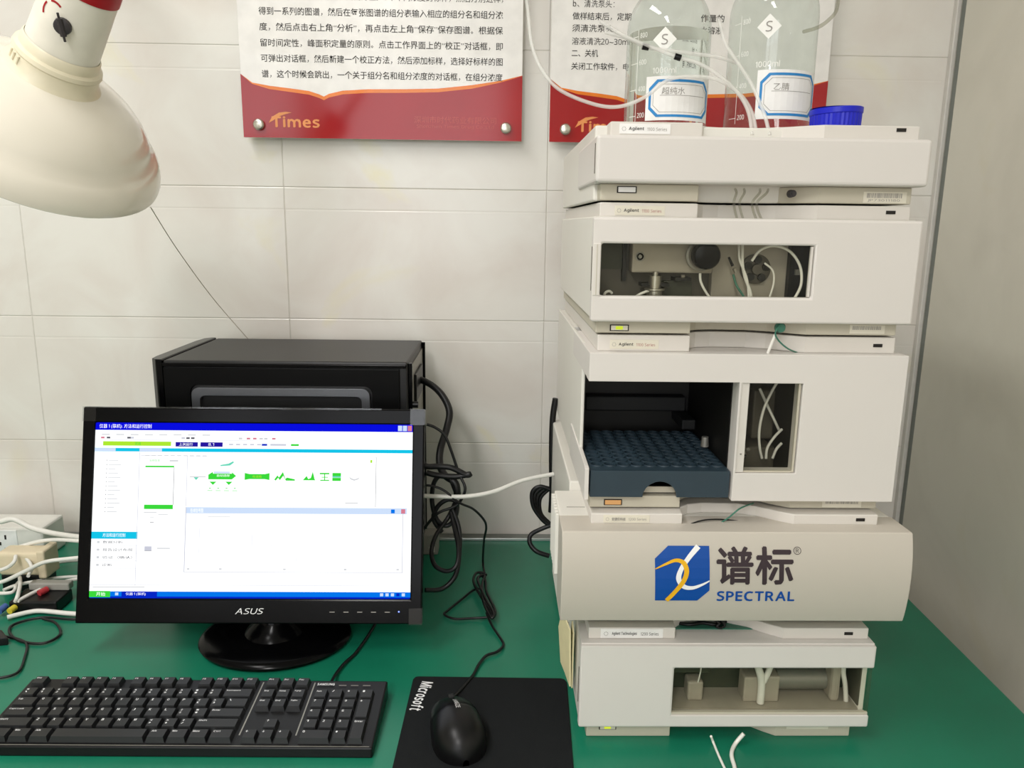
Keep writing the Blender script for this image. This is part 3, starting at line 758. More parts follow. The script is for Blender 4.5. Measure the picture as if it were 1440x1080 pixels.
for k in range(n):
    a_ = 2 * math.pi * k / n; g_ = 1.0 if k % 2 else .975
    for q, (z, s_) in enumerate(rings):
        r_ = CR * s_ * (g_ if q < 3 else 1); m.v.append(Vector((.3655 + r_ * math.cos(a_), .868 + r_ * math.sin(a_), ZT + z + .0006 + .0012 * math.cos(a_))))
nr = len(rings)
for k in range(n):
    i, j = k * nr, ((k + 1) % n) * nr
    for q in range(nr - 1): m.f.append((i + q, j + q, j + q + 1, i + q + 1))
m.f.append(tuple(k * nr for k in reversed(range(n))))
obj('cap_shell', m, 'cap_blue', cp, recalc=False)
obj('inner_rim', MB().lathe([(.0212, CR * .99), (.0214, CR * .90), (.0205, CR * .87), (.004, CR * .86), (.004, 0)], 48, (.3655, .868, ZT + .0006)), 'cap_blue', cp, smooth=40)

# ================================================================= posters
def poster(x0, label, lines, size_pitch, zs, xoff, stars):
    x1 = x0 + .478; zb, zt = .737, 1.26; yf, yb = 1.389, 1.395
    t = empty('wall_poster', (x0 + .239, yb, zb), label, 'poster', 'acrylic notice boards on the tiled wall')
    box('board', x0, x1, yf, yb, zb, zt, 'poster_white', t, .0008)
    crv = [(0, .103), (.04, .087), (.1, .079), (.18, .0745), (.24, .071), (.275, .066), (.292, .0625), (.31, .067), (.36, .0725), (.45, .0755), (.58, .0765), (.7, .0785), (.82, .085), (.92, .0955), (1, .107)]
    wd = x1 - x0
    up_ = [(x0 + u * wd, zb + h + .006 * min(1, u * 9, (1.02 - u) * 5)) for u, h in crv]; lo = [(x0 + u * wd, zb + h) for u, h in crv]
    flatprint('orange_edge', flat_xz([(x0, zb + .06), (x1, zb + .06)] + up_[::-1]).map(lambda p: (p.x, yf - .0003, p.z)), 'poster_orange', t)
    rb = flatprint('red_band', flat_xz([(x0, zb), (x1, zb)] + lo[::-1]).map(lambda p: (p.x, yf - .0006, p.z)), 'poster_red', t)
    yl = yf - .0010
    flatprint('brand_word', text_box('Times', x0 + .049, x0 + .131, zb + .017, zb + .0355, yl, .03), 'poster_logo', rb)
    flatprint('brand_swoosh', flat_xz([(x0 + .044, zb + .024), (x0 + .050, zb + .034), (x0 + .062, zb + .041), (x0 + .074, zb + .0425), (x0 + .084, zb + .0415), (x0 + .074, zb + .039), (x0 + .062, zb + .035), (x0 + .053, zb + .029)]).map(lambda p: (p.x, yl - .0002, p.z)), 'poster_logo', rb)
    if stars:
        flatprint('company_name', text_box('深圳市时代药业有限公司', x0 + .293, x0 + .434, zb + .0275, zb + .039, yl), 'poster_faint', rb)
        flatprint('company_name', text_box('Shenzhen Times Drug Co.,Ltd', x0 + .297, x0 + .430, zb + .018, zb + .0255, yl), 'poster_faint', rb)
    for bx_, bz in ((x0 + .0275, zb + .021), (x1 - .0275, zb + .0215), (x0 + .0275, zt - .02), (x1 - .0275, zt - .02)):
        bo = obj('bolt', MB().lathe([(0, .0095), (.006, .0095), (.0085, .0075), (.0095, .004), (.0095, 0)], 24, (bx_, yf, bz), (0, -1, 0)), 'bolt', t, smooth=30)
        obj('standoff', MB().cyl((bx_, yb, bz), (bx_, DW, bz), .007, n=16), 'bolt', bo, smooth=40)
    for z, parts in zip(zs, lines):
        for (s_, u0, u1) in parts:
            mm = text2d(s_, .004); A, B_, c_, d_ = bounds(mm); sx = (u1 - u0) / (B_ - A)
            flatprint('text_line', mm.map(lambda p: (x0 + u0 + (p.x - A) * sx, yf - .0004, z + (p.y - .36) * size_pitch)), 'ink', t)
L1 = ['D、制作校正曲线，首先，先配好至少6个不同浓度的标样，然后分别进样，', '得到一系列的图谱，然后在每张图谱的组分表输入相应的组分名和组分浓',
      '度，然后点击右上角“分析”，再点击左上角“保存”保存图谱。根据保', '留时间定性，峰面积定量的原则。点击工作界面上的“校正”对话框，即',
      '可弹出对话框，然后新建一个校正方法，然后添加标样，选择好标样的图', '谱，这个时候会跳出，一个关于组分名和组分浓度的对话框，在组分浓度']
poster(-.438, 'acrylic notice with six full lines of dark text over a red band, above the computer', [[(s_, .036, .444)] for s_ in L1], .0132, [.9645, .9395, .9150, .8900, .8655, .8405], 0, True)
L2 = [[('b、清洗泵头：', .035, .105)], [('做样结束后，定期', .035, .134), ('作量的', .252, .292)], [('须清洗泵头，', .035, .110), ('水溶液', .252, .290)],
      [('溶液清洗20~30min', .035, .140)], [('二、关机', .035, .080)], [('关闭工作软件，电', .035, .134)]]
poster(.088, 'acrylic notice with short text lines partly hidden behind the bottles', L2, .0128, [.9600, .9405, .9215, .9010, .8820, .8610], 0, False)

# ================================================================= heat lamp, upper left
ax = Vector((-0.566, 0.316, -0.761)).normalized(); FC = Vector((-.4605, .85, .7415))
lamp = empty('heat_lamp', tuple(FC), 'cream plastic lamp with a broad bell shade hanging at upper left', 'lamp')
shp = [(-.003, .040), (.001, .052), (.005, .064), (.011, .078), (.019, .091), (.028, .1015), (.038, .110), (.048, .1155), (.0505, .1205), (.057, .127), (.065, .1315), (.072, .134), (.0765, .1345), (.078, .133)]
obj('shade', MB().lathe(shp + [(a_ - .0005, r_ - .003) for a_, r_ in shp[::-1]], 64, FC, ax), 'lamp_shade', lamp, smooth=50)
obj('collar', MB().lathe([(.004, .0455), (.001, .0468), (-.002, .0455), (-.006, .0415), (-.016, .0405), (-.018, .0420), (-.022, .0410), (-.024, .0375), (-.032, .0365), (-.034, .035)], 48, FC, ax), 'lamp_collar', lamp, smooth=40)
obj('socket_tube', MB().lathe([(-.030, .0345), (-.118, .0315)], 48, FC, ax), 'lamp_tube', lamp, smooth=40)
obj('red_band', MB().lathe([(-.097, .0326), (-.097, .0333), (-.128, .0323), (-.128, .0), ], 48, FC, ax), 'lamp_red', lamp, smooth=40)
xx = ax.cross(Vector((0, 1, 0))).normalized(); 
side = Vector((0, -1, 0)); side = (side - ax * side.dot(ax)).normalized(); rgt = -ax.cross(side)
if rgt.x < 0: rgt = -rgt
def on_tube(a_, ang, lift): 
    r_ = .0345 - (-.030 - a_) * .034 + lift
    return FC + ax * a_ + (side * math.cos(ang) + rgt * math.sin(ang)) * r_
kb_ = MB(); c0 = on_tube(-.066, .38, 0); nrm = (c0 - (FC + ax * -.066)).normalized()
kb_.lathe([(0, .008), (.004, .0075), (.005, .006), (.005, 0)], 20, c0, nrm)
kn = obj('switch_knob', kb_, 'lamp_dark', lamp, smooth=40)
tv = (Vector((0, 0, 1)) - nrm * nrm.z).normalized()
obj('knob_pointer', MB().cyl(c0 + nrm * .005 - tv * .013, c0 + nrm * .005 + tv * .013, .0012, .0012, 8).cyl(c0 + nrm * .005 - tv * .008, c0 + nrm * .005 + tv * .008, .003, .003, 8), 'lamp_dark', kn)
for a0, a1 in ((60, 120), (150, 215)):
    m = MB(); cc = (-.074, -.02)
    for k in range(9):
        q = R(a0 + (a1 - a0) * k / 8)
        for rr in (.0095, .0115): m.v.append(on_tube(-.072 - rr * math.sin(q), .02 + rr * math.cos(q) / .034, .0004))
    for k in range(8): m.f.append((2 * k, 2 * k + 1, 2 * k + 3, 2 * k + 2))
    flatprint('red_dial_arc', m, 'lamp_red', lamp)
for k in range(3):
    q = FC + ax * (-.011); an = -.62 + k * .17; rr = .0415
    p = q + (side * math.cos(an) + rgt * math.sin(an)) * rr
    obj('vent_slot', MB().cyl(p - ax * .004, p + ax * .004, .0011, .0011, 6), 'lamp_collar', lamp)
top = FC + ax * -.128
obj('arm', MB().tube([top, top - ax * .05, top - ax * .12 + Vector((-.04, .02, .02)), (-.62, 1.0, 1.12), (-.72, 1.25, 1.2), (-.75, DW - .012, 1.2)], .010, 12), 'steel', lamp, smooth=60)
obj('wall_mount', MB().cyl((-.75, DW - .014, 1.2), (-.75, DW, 1.2), .035, n=28), 'lamp_tube', lamp, smooth=40)

# ================================================================= monitor
MW, MH = .474, .297
MC = Vector((-.3372, .974, .0527)); tl = math.asin(.077 / .297)
V_ = Vector((0, math.sin(tl), math.cos(tl))); N_ = Vector((0, -math.cos(tl), math.sin(tl)))
mon = empty('computer_monitor', (-.325, 1.045, 0), 'black widescreen monitor showing a bright software window', 'monitor')
def mmap(p): return MC + Vector((1, 0, 0)) * p.x + V_ * p.z - N_ * p.y        # local: x right, z up the screen, y into the screen
def mobj(name, mb, mat, parent=mon, **kw): return obj(name, mb.map(mmap), mat, parent, **kw)
BL, BT, BB = .0165, .0215, .034
hx = MW / 2
mobj('bezel', plate(rect(-hx, hx, 0, MH), [rect(-hx + BL, hx - BL, BB, MH - BT)], 0, .018), 'black_gloss', bevel=.002)
mobj('back_shell', MB().add([(-hx + .002, .018, .004), (hx - .002, .018, .004), (hx - .002, .018, MH - .004), (-hx + .002, .018, MH - .004), (-.16, .052, .05), (.16, .052, .05), (.16, .052, .24), (-.16, .052, .24)],
     [(0, 1, 5, 4), (1, 2, 6, 5), (2, 3, 7, 6), (3, 0, 4, 7), (4, 5, 6, 7), (3, 2, 1, 0)]), 'black_plastic', bevel=.003)
SX0, SX1, SZ0, SZ1 = -hx + BL, hx - BL, BB, MH - BT
scr = mobj('screen', MB().box(SX0 - .001, SX1 + .001, .003, .006, SZ0 - .001, SZ1 + .001), 's_white')
def sc(u, v): return SX0 + (SX1 - SX0) * u, SZ1 - (SZ1 - SZ0) * v
LAY = {}
def srect(mat, u0, v0, u1, v1, lay=1):
    x0, z1 = sc(u0, v0); x1, z0 = sc(u1, v1)
    LAY.setdefault(mat, MB()).add([(x0, .003 - .0001 * lay, z0), (x1, .003 - .0001 * lay, z0), (x1, .003 - .0001 * lay, z1), (x0, .003 - .0001 * lay, z1)], [(0, 1, 2, 3)])
def stext(mat, body, u0, v0, u1, v1, lay=2):
    x0, z1 = sc(u0, v0); x1, z0 = sc(u1, v1)
    LAY.setdefault(mat, MB()).join(text_box(body, x0, x1, z0, z1, .003 - .0001 * lay))
def spoly(mat, pts, lay=2):
    LAY.setdefault(mat, MB()).join(flat_xz([sc(*q) for q in pts]).map(lambda p: (p.x, .003 - .0001 * lay, p.z)))
srect('s_blue', 0, 0, 1, .043); stext('s_white', '仪器 1 (联机): 方法和运行控制', .012, .008, .175, .036)
for k, mt in enumerate(('s_pale', 's_pale', 's_red')): srect(mt, .953 + k * .0155, .006, .966 + k * .0155, .037, 2)
for k in range(8): srect('s_grey', .02 + k * .045, .066, .045 + k * .045, .072)
for u, mt in ((.018, 's_red'), (.036, 's_dark'), (.10, 's_dark'), (.11, 's_line'), (.27, 's_line'), (.285, 's_dark'), (.30, 's_dark'), (.45, 's_grey'), (.475, 's_red'), (.495, 's_red'), (.515, 's_grey'), (.53, 's_grey'), (.555, 's_red')):
    srect(mt, u, .082, u + .011, .092)
srect('s_line', 0, .098, .62, .1)
srect('s_lime', .025, .108, .238, .133); stext('s_green', '就绪', .125, .11, .143, .13)
srect('s_navy', .252, .110, .322, .136); stext('s_white', '上次运行', .263, .114, .306, .131, 3); srect('s_navy', .33, .110, .40, .136); stext('s_white', '8.1', .355, .114, .373, .131, 3)
for k in range(5): srect('s_line', .42 + k * .022, .118, .433 + k * .022, .126)
srect('s_deep', .523, .117, .54, .128); srect('s_line', .55, .117, .60, .127); srect('s_green', .615, .117, .64, .128)
srect('s_cyan', 0, .146, 1, .166); srect('s_pale', 0, .147, .065, .165, 2); srect('s_pale', .14, .147, .21, .165, 2)
srect('s_line', .140, .17, .1415, .93); srect('s_line', .145, .188, .20, .191)
for k in range(10): srect('s_grey', .158 + k * .02, .186, .171 + k * .02, .191)
for k in range(13):
    srect('s_dark', .038, .215 + k * .0245, .0405, .219 + k * .0245); srect('s_grey', .045, .215 + k * .0245, .075 + .01 * math.sin(k * 2.1), .219 + k * .0245)
srect('s_line', .155, .204, .285, .2055); srect('s_line', .155, .233, .285, .2345); stext('s_green', '采样信息', .172, .21, .205, .224)
srect('s_grey', .235, .214, .262, .222)
srect('s_green', .160, .247, .250, .256); srect('s_green', .160, .470, .250, .495); srect('s_dark', .2495, .256, .2508, .47)
srect('s_grey', .16, .512, .20, .517); srect('s_grey', .205, .524, .235, .528); srect('s_dark', .18, .570, .192, .573); srect('s_grey', .18, .54, .192, .543)
srect('s_dark', .166, .731, .188, .733); srect('s_line', .166, .707, .188, .731); srect('s_grey', .205, .715, .245, .721)
srect('s_dark', .885, .19, .8862, .478); srect('s_line', .29, .19, .885, .1915); srect('s_line', .29, .19, .2915, .478)
# process diagram icons
spoly('s_teal', [(.395, .240), (.42, .232), (.435, .218), (.437, .226), (.425, .243), (.395, .247)])
srect('s_grey', .30, .306, .35, .312); spoly('s_teal', [(.312, .312), (.328, .312), (.32, .328)])
spoly('s_green', [(.358, .296), (.372, .280), (.372, .290), (.432, .290), (.432, .282), (.445, .303), (.432, .323), (.358, .323)]); srect('s_pale', .375, .278, .425, .289, 3); stext('s_white', '自动进样', .385, .294, .425, .308, 3)
for u in (.362, .412): spoly('s_green', [(u, .336), (u + .022, .336), (u + .011, .355)]); 
for k in range(4): srect('s_green', .356 + k * .026, .386, .372 + k * .026, .389); srect('s_green', .361 + k * .026, .372, .367 + k * .026, .376)
spoly('s_green', [(.472, .285), (.487, .291), (.535, .291), (.55, .285), (.55, .325), (.535, .32), (.487, .32), (.472, .325)]); stext('s_lime', '柱温箱', .497, .298, .525, .312, 3)
spoly('s_green', [(.565, .322), (.575, .298), (.58, .31), (.592, .278), (.6, .318), (.605, .31), (.63, .32), (.63, .328), (.602, .328), (.593, .3), (.583, .325), (.577, .312), (.570, .328)])
spoly('s_green', [(.655, .325), (.667, .30), (.672, .318), (.68, .312), (.686, .275), (.692, .318), (.695, .325)])
srect('s_green', .708, .282, .738, .29); srect('s_green', .722, .29, .725, .325); srect('s_green', .71, .322, .738, .328); srect('s_green', .714, .305, .734, .309)
srect('s_green', .748, .282, .775, .30); srect('s_teal', .748, .30, .775, .309); srect('s_green', .748, .31, .775, .328)
spoly('s_grey', [(.80, .30), (.805, .318), (.817, .326), (.83, .318), (.834, .306), (.828, .312), (.817, .318), (.806, .31)])
srect('s_grey', .79, .452, .83, .458); srect('s_lime', .867, .206, .873, .222)
# plot window
srect('s_pale', .292, .483, .985, .518); stext('s_white', '在线信号图', .305, .489, .345, .513); srect('s_task', .935, .49, .947, .512, 2); srect('s_red', .967, .488, .98, .514, 2)
srect('s_line', .290, .483, .2925, .852); srect('s_line', .290, .85, .975, .8525); srect('s_line', .972, .518, .974, .85)
srect('s_grey', .36, .535, .43, .538)
for q in ((.335, .60, .336, .74), (.335, .74, .50, .7415), (.50, .64, .501, .74), (.56, .69, .561, .75), (.56, .75, .72, .7515), (.72, .72, .721, .75), (.64, .76, .641, .79)): srect('s_line', *q)
for u in (.30, .40, .60, .79, .955): srect('s_grey', u, .83, u + .008, .838)
# left menu
srect('s_cyan', 0, .625, .143, .665); stext('s_white', '方法和运行控制', .035, .633, .105, .655); 
for k in range(4):
    srect('s_line', 0, .703 + k * .043, .143, .7045 + k * .043); srect('s_grey', .018, .678 + k * .043, .026, .69 + k * .043)
for k, s_ in enumerate(('数据分析', '报告设计布局', '验证（确认）', '诊断')): stext('s_dark', s_, .036, .676 + k * .043, .036 + .0155 * len(s_), .692 + k * .043)
srect('s_line', 0, .925, 1, .927); srect('s_grey', .01, .935, .17, .94)
srect('s_task', 0, .962, 1, .992); srect('s_deep', 0, .990, 1, 1.0); srect('s_green', 0, .960, .065, .995, 2); stext('s_white', '开始', .022, .966, .05, .988, 3)
srect('s_pale', .08, .968, .09, .984, 2); srect('s_deep', .10, .962, .21, .992, 2); stext('s_white', '仪器 1 (联机)', .113, .967, .175, .986, 3)
for k in range(5): srect('s_pale' if k != 3 else 's_deep', .905 + k * .017, .968, .915 + k * .017, .985, 2)
for mt, mb in LAY.items(): obj('screen_graphics', mb.map(mmap), mt, scr, recalc=False, kind='stuff')
br = flatprint('brand_lettering', text_box('ASUS', -.0195, .0175, .0135, .0215, -.0004, .01, slant=.35).map(mmap), 'print_white', mon)
for k in range(5): flatprint('button_mark', MB().add([(.11 + k * .019, -.0003, .016), (.117 + k * .019, -.0003, .016), (.117 + k * .019, -.0003, .0172), (.11 + k * .019, -.0003, .0172)], [(0, 1, 2, 3)]).map(mmap), 'ink_grey', mon)
mobj('power_led', MB().box(.2045, .2062, -.0005, .001, .0165, .018), 'led_blue')
# strips of clear protective film left on the bezel corners and the top edge
for x0, x1, z0, z1 in ((-hx - .0006, -hx + .018, MH - .020, MH + .0006), (hx - .020, hx + .0006, MH - .022, MH + .0006), (hx - .018, hx + .0006, -.0006, .022), (-hx + .002, hx - .06, MH - .0015, MH + .0008)):
    mobj('clear_film', MB().box(x0, x1, -.0008, .019, z0, z1), 'film')
# stand
BCX, BCY = -.317, 1.026
obj('base', MB().lathe([(0, .100), (.002, .106), (.006, .108), (.009, .106), (.012, .098), (.0165, .06), (.018, .0)], 64, (BCX, BCY, 0)).map(lambda p: (p.x, BCY + (p.y - BCY) * .82, p.z)), 'black_gloss', mon, smooth=40)
obj('neck_foot', MB().lathe([(.014, .045), (.024, .038), (.034, .026), (.045, .024)], 36, (BCX, BCY, 0)), 'black_gloss', mon, smooth=50)
obj('neck', plate([(-.026, 0), (.026, 0), (.020, .10), (-.020, .10)], [], 0, .022).map(lambda p: (BCX + p.x, BCY - .008 + p.y + p.z * .1, .03 + p.z)), 'black_gloss', mon, .004)

# ================================================================= computer tower
pc = empty('computer_tower', (-.332, 1.245, 0), 'black computer tower on its feet behind the monitor', 'computer')
PX0, PX1, PY0, PY1, PZ1 = -.517, -.1325, 1.13, 1.357, .392
obj('case', MB().box(PX0 + .022, PX1, PY0 + .001, PY1, .012, PZ1), 'black_metal', pc, .003)
obj('front_bezel', plate([(PX0 + .0215, PY0 - .001), (PX0 + .012, PY0), (PX0 + .002, PY0 + .012), (PX0, PY0 + .03), (PX0, PY1 - .03), (PX0 + .002, PY1 - .012), (PX0 + .012, PY1), (PX0 + .0215, PY1)], [], .010, PZ1 + .0015, 'xy'), 'black_gloss', pc, .002)
def slot_outline(x0, x1, z0, z1, r_, n=5):
    return [(cx + r_ * math.cos(R(a0 + 90 * k / n)), cz + r_ * math.sin(R(a0 + 90 * k / n))) for cx, cz, a0 in ((x1 - r_, z1 - r_, 0), (x0 + r_, z1 - r_, 90), (x0 + r_, z0 + r_, 180), (x1 - r_, z0 + r_, 270)) for k in range(n + 1)]
sp_ = obj('side_panel', plate(rect(PX0 + .023, PX1 - .012, .016, PZ1 - .010), [slot_outline(-.456, -.186, .05, .3555, .012)], PY0 - .0025, PY0 + .001), 'black_panel', pc, .0012)
obj('pressed_ridge', plate(slot_outline(-.453, -.189, .053, .3525, .011), [slot_outline(-.441, -.201, .065, .3405, .008)], PY0 - .007, PY0 + .001), 'ridge_highlight', sp_, .0045, seg=4)
box('panel_lip', PX0 + .022, PX1 - .002, PY0 - .002, PY0 + .004, PZ1 - .009, PZ1 - .0035, 'black_gloss', pc, .001)
box('rear_plate', PX1, PX1 + .0015, PY0 + .012, PY1 - .006, .03, PZ1 - .012, 'steel_dull', pc)
for k, (y0, y1, z0, z1) in enumerate(((1.20, 1.30, .315, .360), (1.16, 1.20, .18, .30), (1.22, 1.33, .05, .15))):
    box('port_block', PX1 + .0014, PX1 + .006, y0, y1, z0, z1, 'black_plastic', pc, .001)
for y in (PY0 + .006, PY1 - .012):
    box('rear_edge', PX1, PX1 + .006, y, y + .006, .014, PZ1 - .002, 'black_gloss', pc, .001)
obj('thumb_screw', MB().cyl((PX1 + .001, 1.142, .325), (PX1 + .014, 1.142, .325), .005, n=14), 'black_plastic', pc, smooth=40)
for x in (PX0 + .05, PX1 - .05):
    for y in (PY0 + .03, PY1 - .03): obj('foot', MB().cyl((x, y, 0), (x, y, .0125), .014, n=16), 'black_plastic', pc, smooth=40)
# white ferrite/adapter box beside the tower on the desk, behind the monitor edge
ad = empty('socket_box', (-.118, 1.335, 0), 'grey wall socket box at bench level behind the cable loops', 'socket')
box('box_body', -.142, -.104, 1.318, 1.352, 0, .040, 'cable_grey', ad, .003)
box('tag_slot', -.120, -.110, 1.3172, 1.3185, .006, .017, 'cable_white', ad)

# ================================================================= keyboard
KW, KD = .452, .120
kb = empty('keyboard', (-.362, .832, 0), 'black full-size keyboard with white legends in front of the monitor', 'keyboard', rotz=R(-.6))
def kz(y): return .0105 + (y + KD / 2) / KD * .0095
case = MB(); h = KW / 2; d_ = KD / 2
case.add([(-h, -d_, 0), (h, -d_, 0), (h, d_, 0), (-h, d_, 0), (-h, -d_ + .002, .0125), (h, -d_ + .002, .0125), (h, d_ - .001, .0215), (-h, d_ - .001, .0215)],
         [(0, 3, 2, 1), (4, 5, 6, 7), (0, 1, 5, 4), (1, 2, 6, 5), (2, 3, 7, 6), (3, 0, 4, 7)])
obj('case', case, 'black_plastic', kb, .002, local=True)
def kline(x0, y0, x1, y1, wd=.0008):
    return MB().add([(x0 - wd, y0, kz(y0) + .0018), (x0 + wd, y0, kz(y0) + .0018), (x1 + wd, y1, kz(y1) + .0018), (x1 - wd, y1, kz(y1) + .0018)], [(0, 1, 2, 3)])
U = .0189; RP = .0176; KX0 = -h + .0075; KY0 = -d_ + .0065
kcache = {}
def key_mesh(wd, dp):
    k = (round(wd, 4), round(dp, 4))
    if k not in kcache:
        a_, b_ = wd / 2 - .0006, dp / 2 - .0006; c_, e_ = a_ - .0022, b_ - .0022
        m_ = MB().add([(-a_, -b_, 0), (a_, -b_, 0), (a_, b_, 0), (-a_, b_, 0), (-c_, -e_ + .0004, .0072), (c_, -e_ + .0004, .0072), (c_, e_ + .0012, .0072), (-c_, e_ + .0012, .0072)],
                      [(4, 5, 6, 7), (0, 1, 5, 4), (1, 2, 6, 5), (2, 3, 7, 6), (3, 0, 4, 7)])
        kcache[k] = mesh_of('key', m_, 'key')
    return kcache[k]
legc = {}
slope = math.atan2(.0095, KD)
def key(u, row, wd=1., dp=1., txt='', two=None):
    x = KX0 + (u + wd / 2) * U; y = KY0 + (row + dp / 2) * RP + (.004 if row >= 5 else 0)
    o = bpy.data.objects.new('key', key_mesh(wd * U, dp * RP)); o.location = (x, y, kz(y) + .001); o.rotation_euler = (slope, 0, 0); o.parent = kb; COL.objects.link(o)
    if txt:
        ck = (txt, round(wd, 2), round(dp, 2))
        if ck not in legc:
            lines = txt.split('|'); m_ = MB(); hh = .0034 if len(txt) == 1 else .0026
            for q, s_ in enumerate(lines):
                tw = min(wd * U - .0075, (.0026 if len(s_) == 1 else .0019 * len(s_)))
                x0 = -wd * U / 2 + .0042; z0 = dp * RP / 2 - .0055 - q * .0045
                m_.join(text_box(s_, x0, x0 + tw, z0 - .0006, z0 - .0006 + hh, 0, .02).map(lambda p: (p.x, p.z, .00735 - p.y)))
            legc[ck] = mesh_of('legend', m_, 'print_white')
        g_ = bpy.data.objects.new('legend', legc[ck]); g_.parent = o; COL.objects.link(g_)
key(0, 5, txt='Esc')
for g_ in range(3):
    for k in range(4): key(2 + g_ * 4.5 + k, 5, txt='F%d' % (g_ * 4 + k + 1))
for k, s_ in enumerate(('~|`', '!|1', '@|2', '#|3', '$|4', '%|5', '^|6', '&|7', '*|8', '(|9', ')|0', '_|-', '+|=')): key(k, 4, txt=s_)
key(13, 4, 2, txt='Backspace')
key(0, 3, 1.5, txt='Tab')
for k, s_ in enumerate('QWERTYUIOP'): key(1.5 + k, 3, txt=s_)
key(11.5, 3, txt='{|['); key(12.5, 3, txt='}|]'); key(13.5, 3, 1.5, txt='\\')
key(0, 2, 1.75, txt='Caps Lock')
for k, s_ in enumerate('ASDFGHJKL'): key(1.75 + k, 2, txt=s_)
key(10.75, 2, txt=':|;'); key(11.75, 2, txt='"|\''); key(12.75, 2, 2.25, txt='Enter')
key(0, 1, 2.25, txt='Shift')
for k, s_ in enumerate('ZXCVBNM'): key(2.25 + k, 1, txt=s_)
key(9.25, 1, txt='<|,'); key(10.25, 1, txt='>|.'); key(11.25, 1, txt='?|/'); key(12.25, 1, 2.75, txt='Shift')
key(0, 0, 1.5, txt='Ctrl'); key(1.5, 0, 1.25, txt='Win'); key(2.75, 0, 1.25, txt='Alt'); key(4, 0, 5.75); key(9.75, 0, 1.25, txt='Alt'); key(11, 0, 1.25, txt='Win'); key(12.25, 0, 1.25, txt='Menu'); key(13.5, 0, 1.5, txt='Ctrl')
for k, s_ in enumerate(('Prt', 'Scr', 'Pau')): key(15.45 + k, 5, txt=s_)
for k, s_ in enumerate(('Ins', 'Home', 'PgUp')): key(15.45 + k, 4, txt=s_)
for k, s_ in enumerate(('Del', 'End', 'PgDn')): key(15.45 + k, 3, txt=s_)
key(16.45, 1, txt='↑')
for k, s_ in enumerate('←↓→'): key(15.45 + k, 0, txt=s_)
for r_, row in ((4, ('Num', '/', '*', '-')), (3, ('7', '8', '9')), (2, ('4', '5', '6')), (1, ('1', '2', '3'))):
    for k, s_ in enumerate(row): key(18.9 + k, r_, txt=s_)
key(18.9, 0, 2, txt='0'); key(20.9, 0, txt='.'); key(21.9, 2, 1, 2, txt='+'); key(21.9, 0, 1, 2, txt='Enter')
for u in (15.22, 18.67): flatprint('divider', kline(KX0 + u * U, -d_ + .004, KX0 + u * U, d_ - .006), 'ink_grey' if False else 'steel_dull', kb, local=True)
flatprint('front_line', MB().add([(-h + .004, -d_ + .0028, .0129), (h - .004, -d_ + .0028, .0129), (h - .004, -d_ + .0037, .0130), (-h + .004, -d_ + .0037, .0130)], [(0, 1, 2, 3)]), 'steel_dull', kb, local=True)
flatprint('brand_lettering', text_box('SAMSUNG', KX0 + 18.9 * U, KX0 + 20.05 * U, 0, .0042, 0, .03).map(lambda p: (p.x, d_ - .0135 + p.z, kz(d_ - .0135) + .0035 + p.z * .08 - p.y)), 'print_white', kb, local=True)
for k in range(3): flatprint('lock_mark', MB().add([(KX0 + (20.35 + k * .8) * U, d_ - .0135, .0222), (KX0 + (20.85 + k * .8) * U, d_ - .0135, .0222), (KX0 + (20.85 + k * .8) * U, d_ - .0125, .0223), (KX0 + (20.35 + k * .8) * U, d_ - .0125, .0223)], [(0, 1, 2, 3)]), 'ink_grey', kb, local=True)

# ================================================================= mouse pad and mouse
pad_o = [(-.1135, .69), (.0875, .69), (.0970, .915), (.0945, .9215), (.089, .924), (-.099, .928), (-.1045, .9265), (-.1070, .921)]
mp = empty('mouse_pad', (-.01, .81, 0), 'black cloth mouse pad with white lettering beside the keyboard', 'mouse pad')
obj('pad_sheet', plate(pad_o, [], 0, .003, 'xy'), 'pad', mp, .0008)
mt_ = text_box('Microsoft', 0, .062, 0, .0165, 0, .03)
da = Vector((-.012, -.0715)).normalized(); db = Vector((-da.y, da.x))
flatprint('pad_lettering', mt_.map(lambda p: (-.0865 + da.x * p.x + db.x * (p.z - .0165 / 2), .9145 + da.y * p.x + db.y * (p.z - .0165 / 2), .0032 - p.y)), 'print_white', mp)

mz = .003
mouse = empty('computer_mouse', (-.0435, .8085, mz), 'glossy black wired mouse resting on the mouse pad', 'mouse', rotz=R(14))
ML, MWd, MHt = .114, .064, .037
def msurf(u, v, e=0.):
    """u along the mouse (0 back .. 1 front), v across (-1..1)"""
    y = (u - .5) * ML; hw = MWd / 2 * (max(0, 1 - abs(2 * u - 1) ** 3.2)) ** .5 * (.93 + .07 * math.cos(math.pi * (u - .25) * 1.6))
    top_ = MHt * (max(0, 1 - abs(2 * (u ** .82) - 1) ** 2.6)) ** .55 * (1 - .28 * max(0, u - .5) * 2)
    a_ = v * math.pi / 2
    return Vector((math.sin(a_) * (hw + e), y, .002 + max(0, math.cos(a_)) ** .75 * (top_ + e)))
def mpatch(u0, u1, v0, v1, nu=18, nv=16, e=0.):
    m_ = MB(); m_.v = [msurf(u0 + (u1 - u0) * i / nu, v0 + (v1 - v0) * j / nv, e) for i in range(nu + 1) for j in range(nv + 1)]
    for i in range(nu):
        for j in range(nv):
            q = i * (nv + 1) + j; m_.f.append((q, q + 1, q + nv + 2, q + nv + 1))
    return m_
sh = mpatch(0.002, .998, -1, 1, 36, 24)
bt = MB(); bt.v = [Vector((p.x, p.y, 0)) for p in (msurf(.002 + .996 * i / 36, s_) for s_ in (-1, 1) for i in range(37))]
sh2 = MB().join(sh)
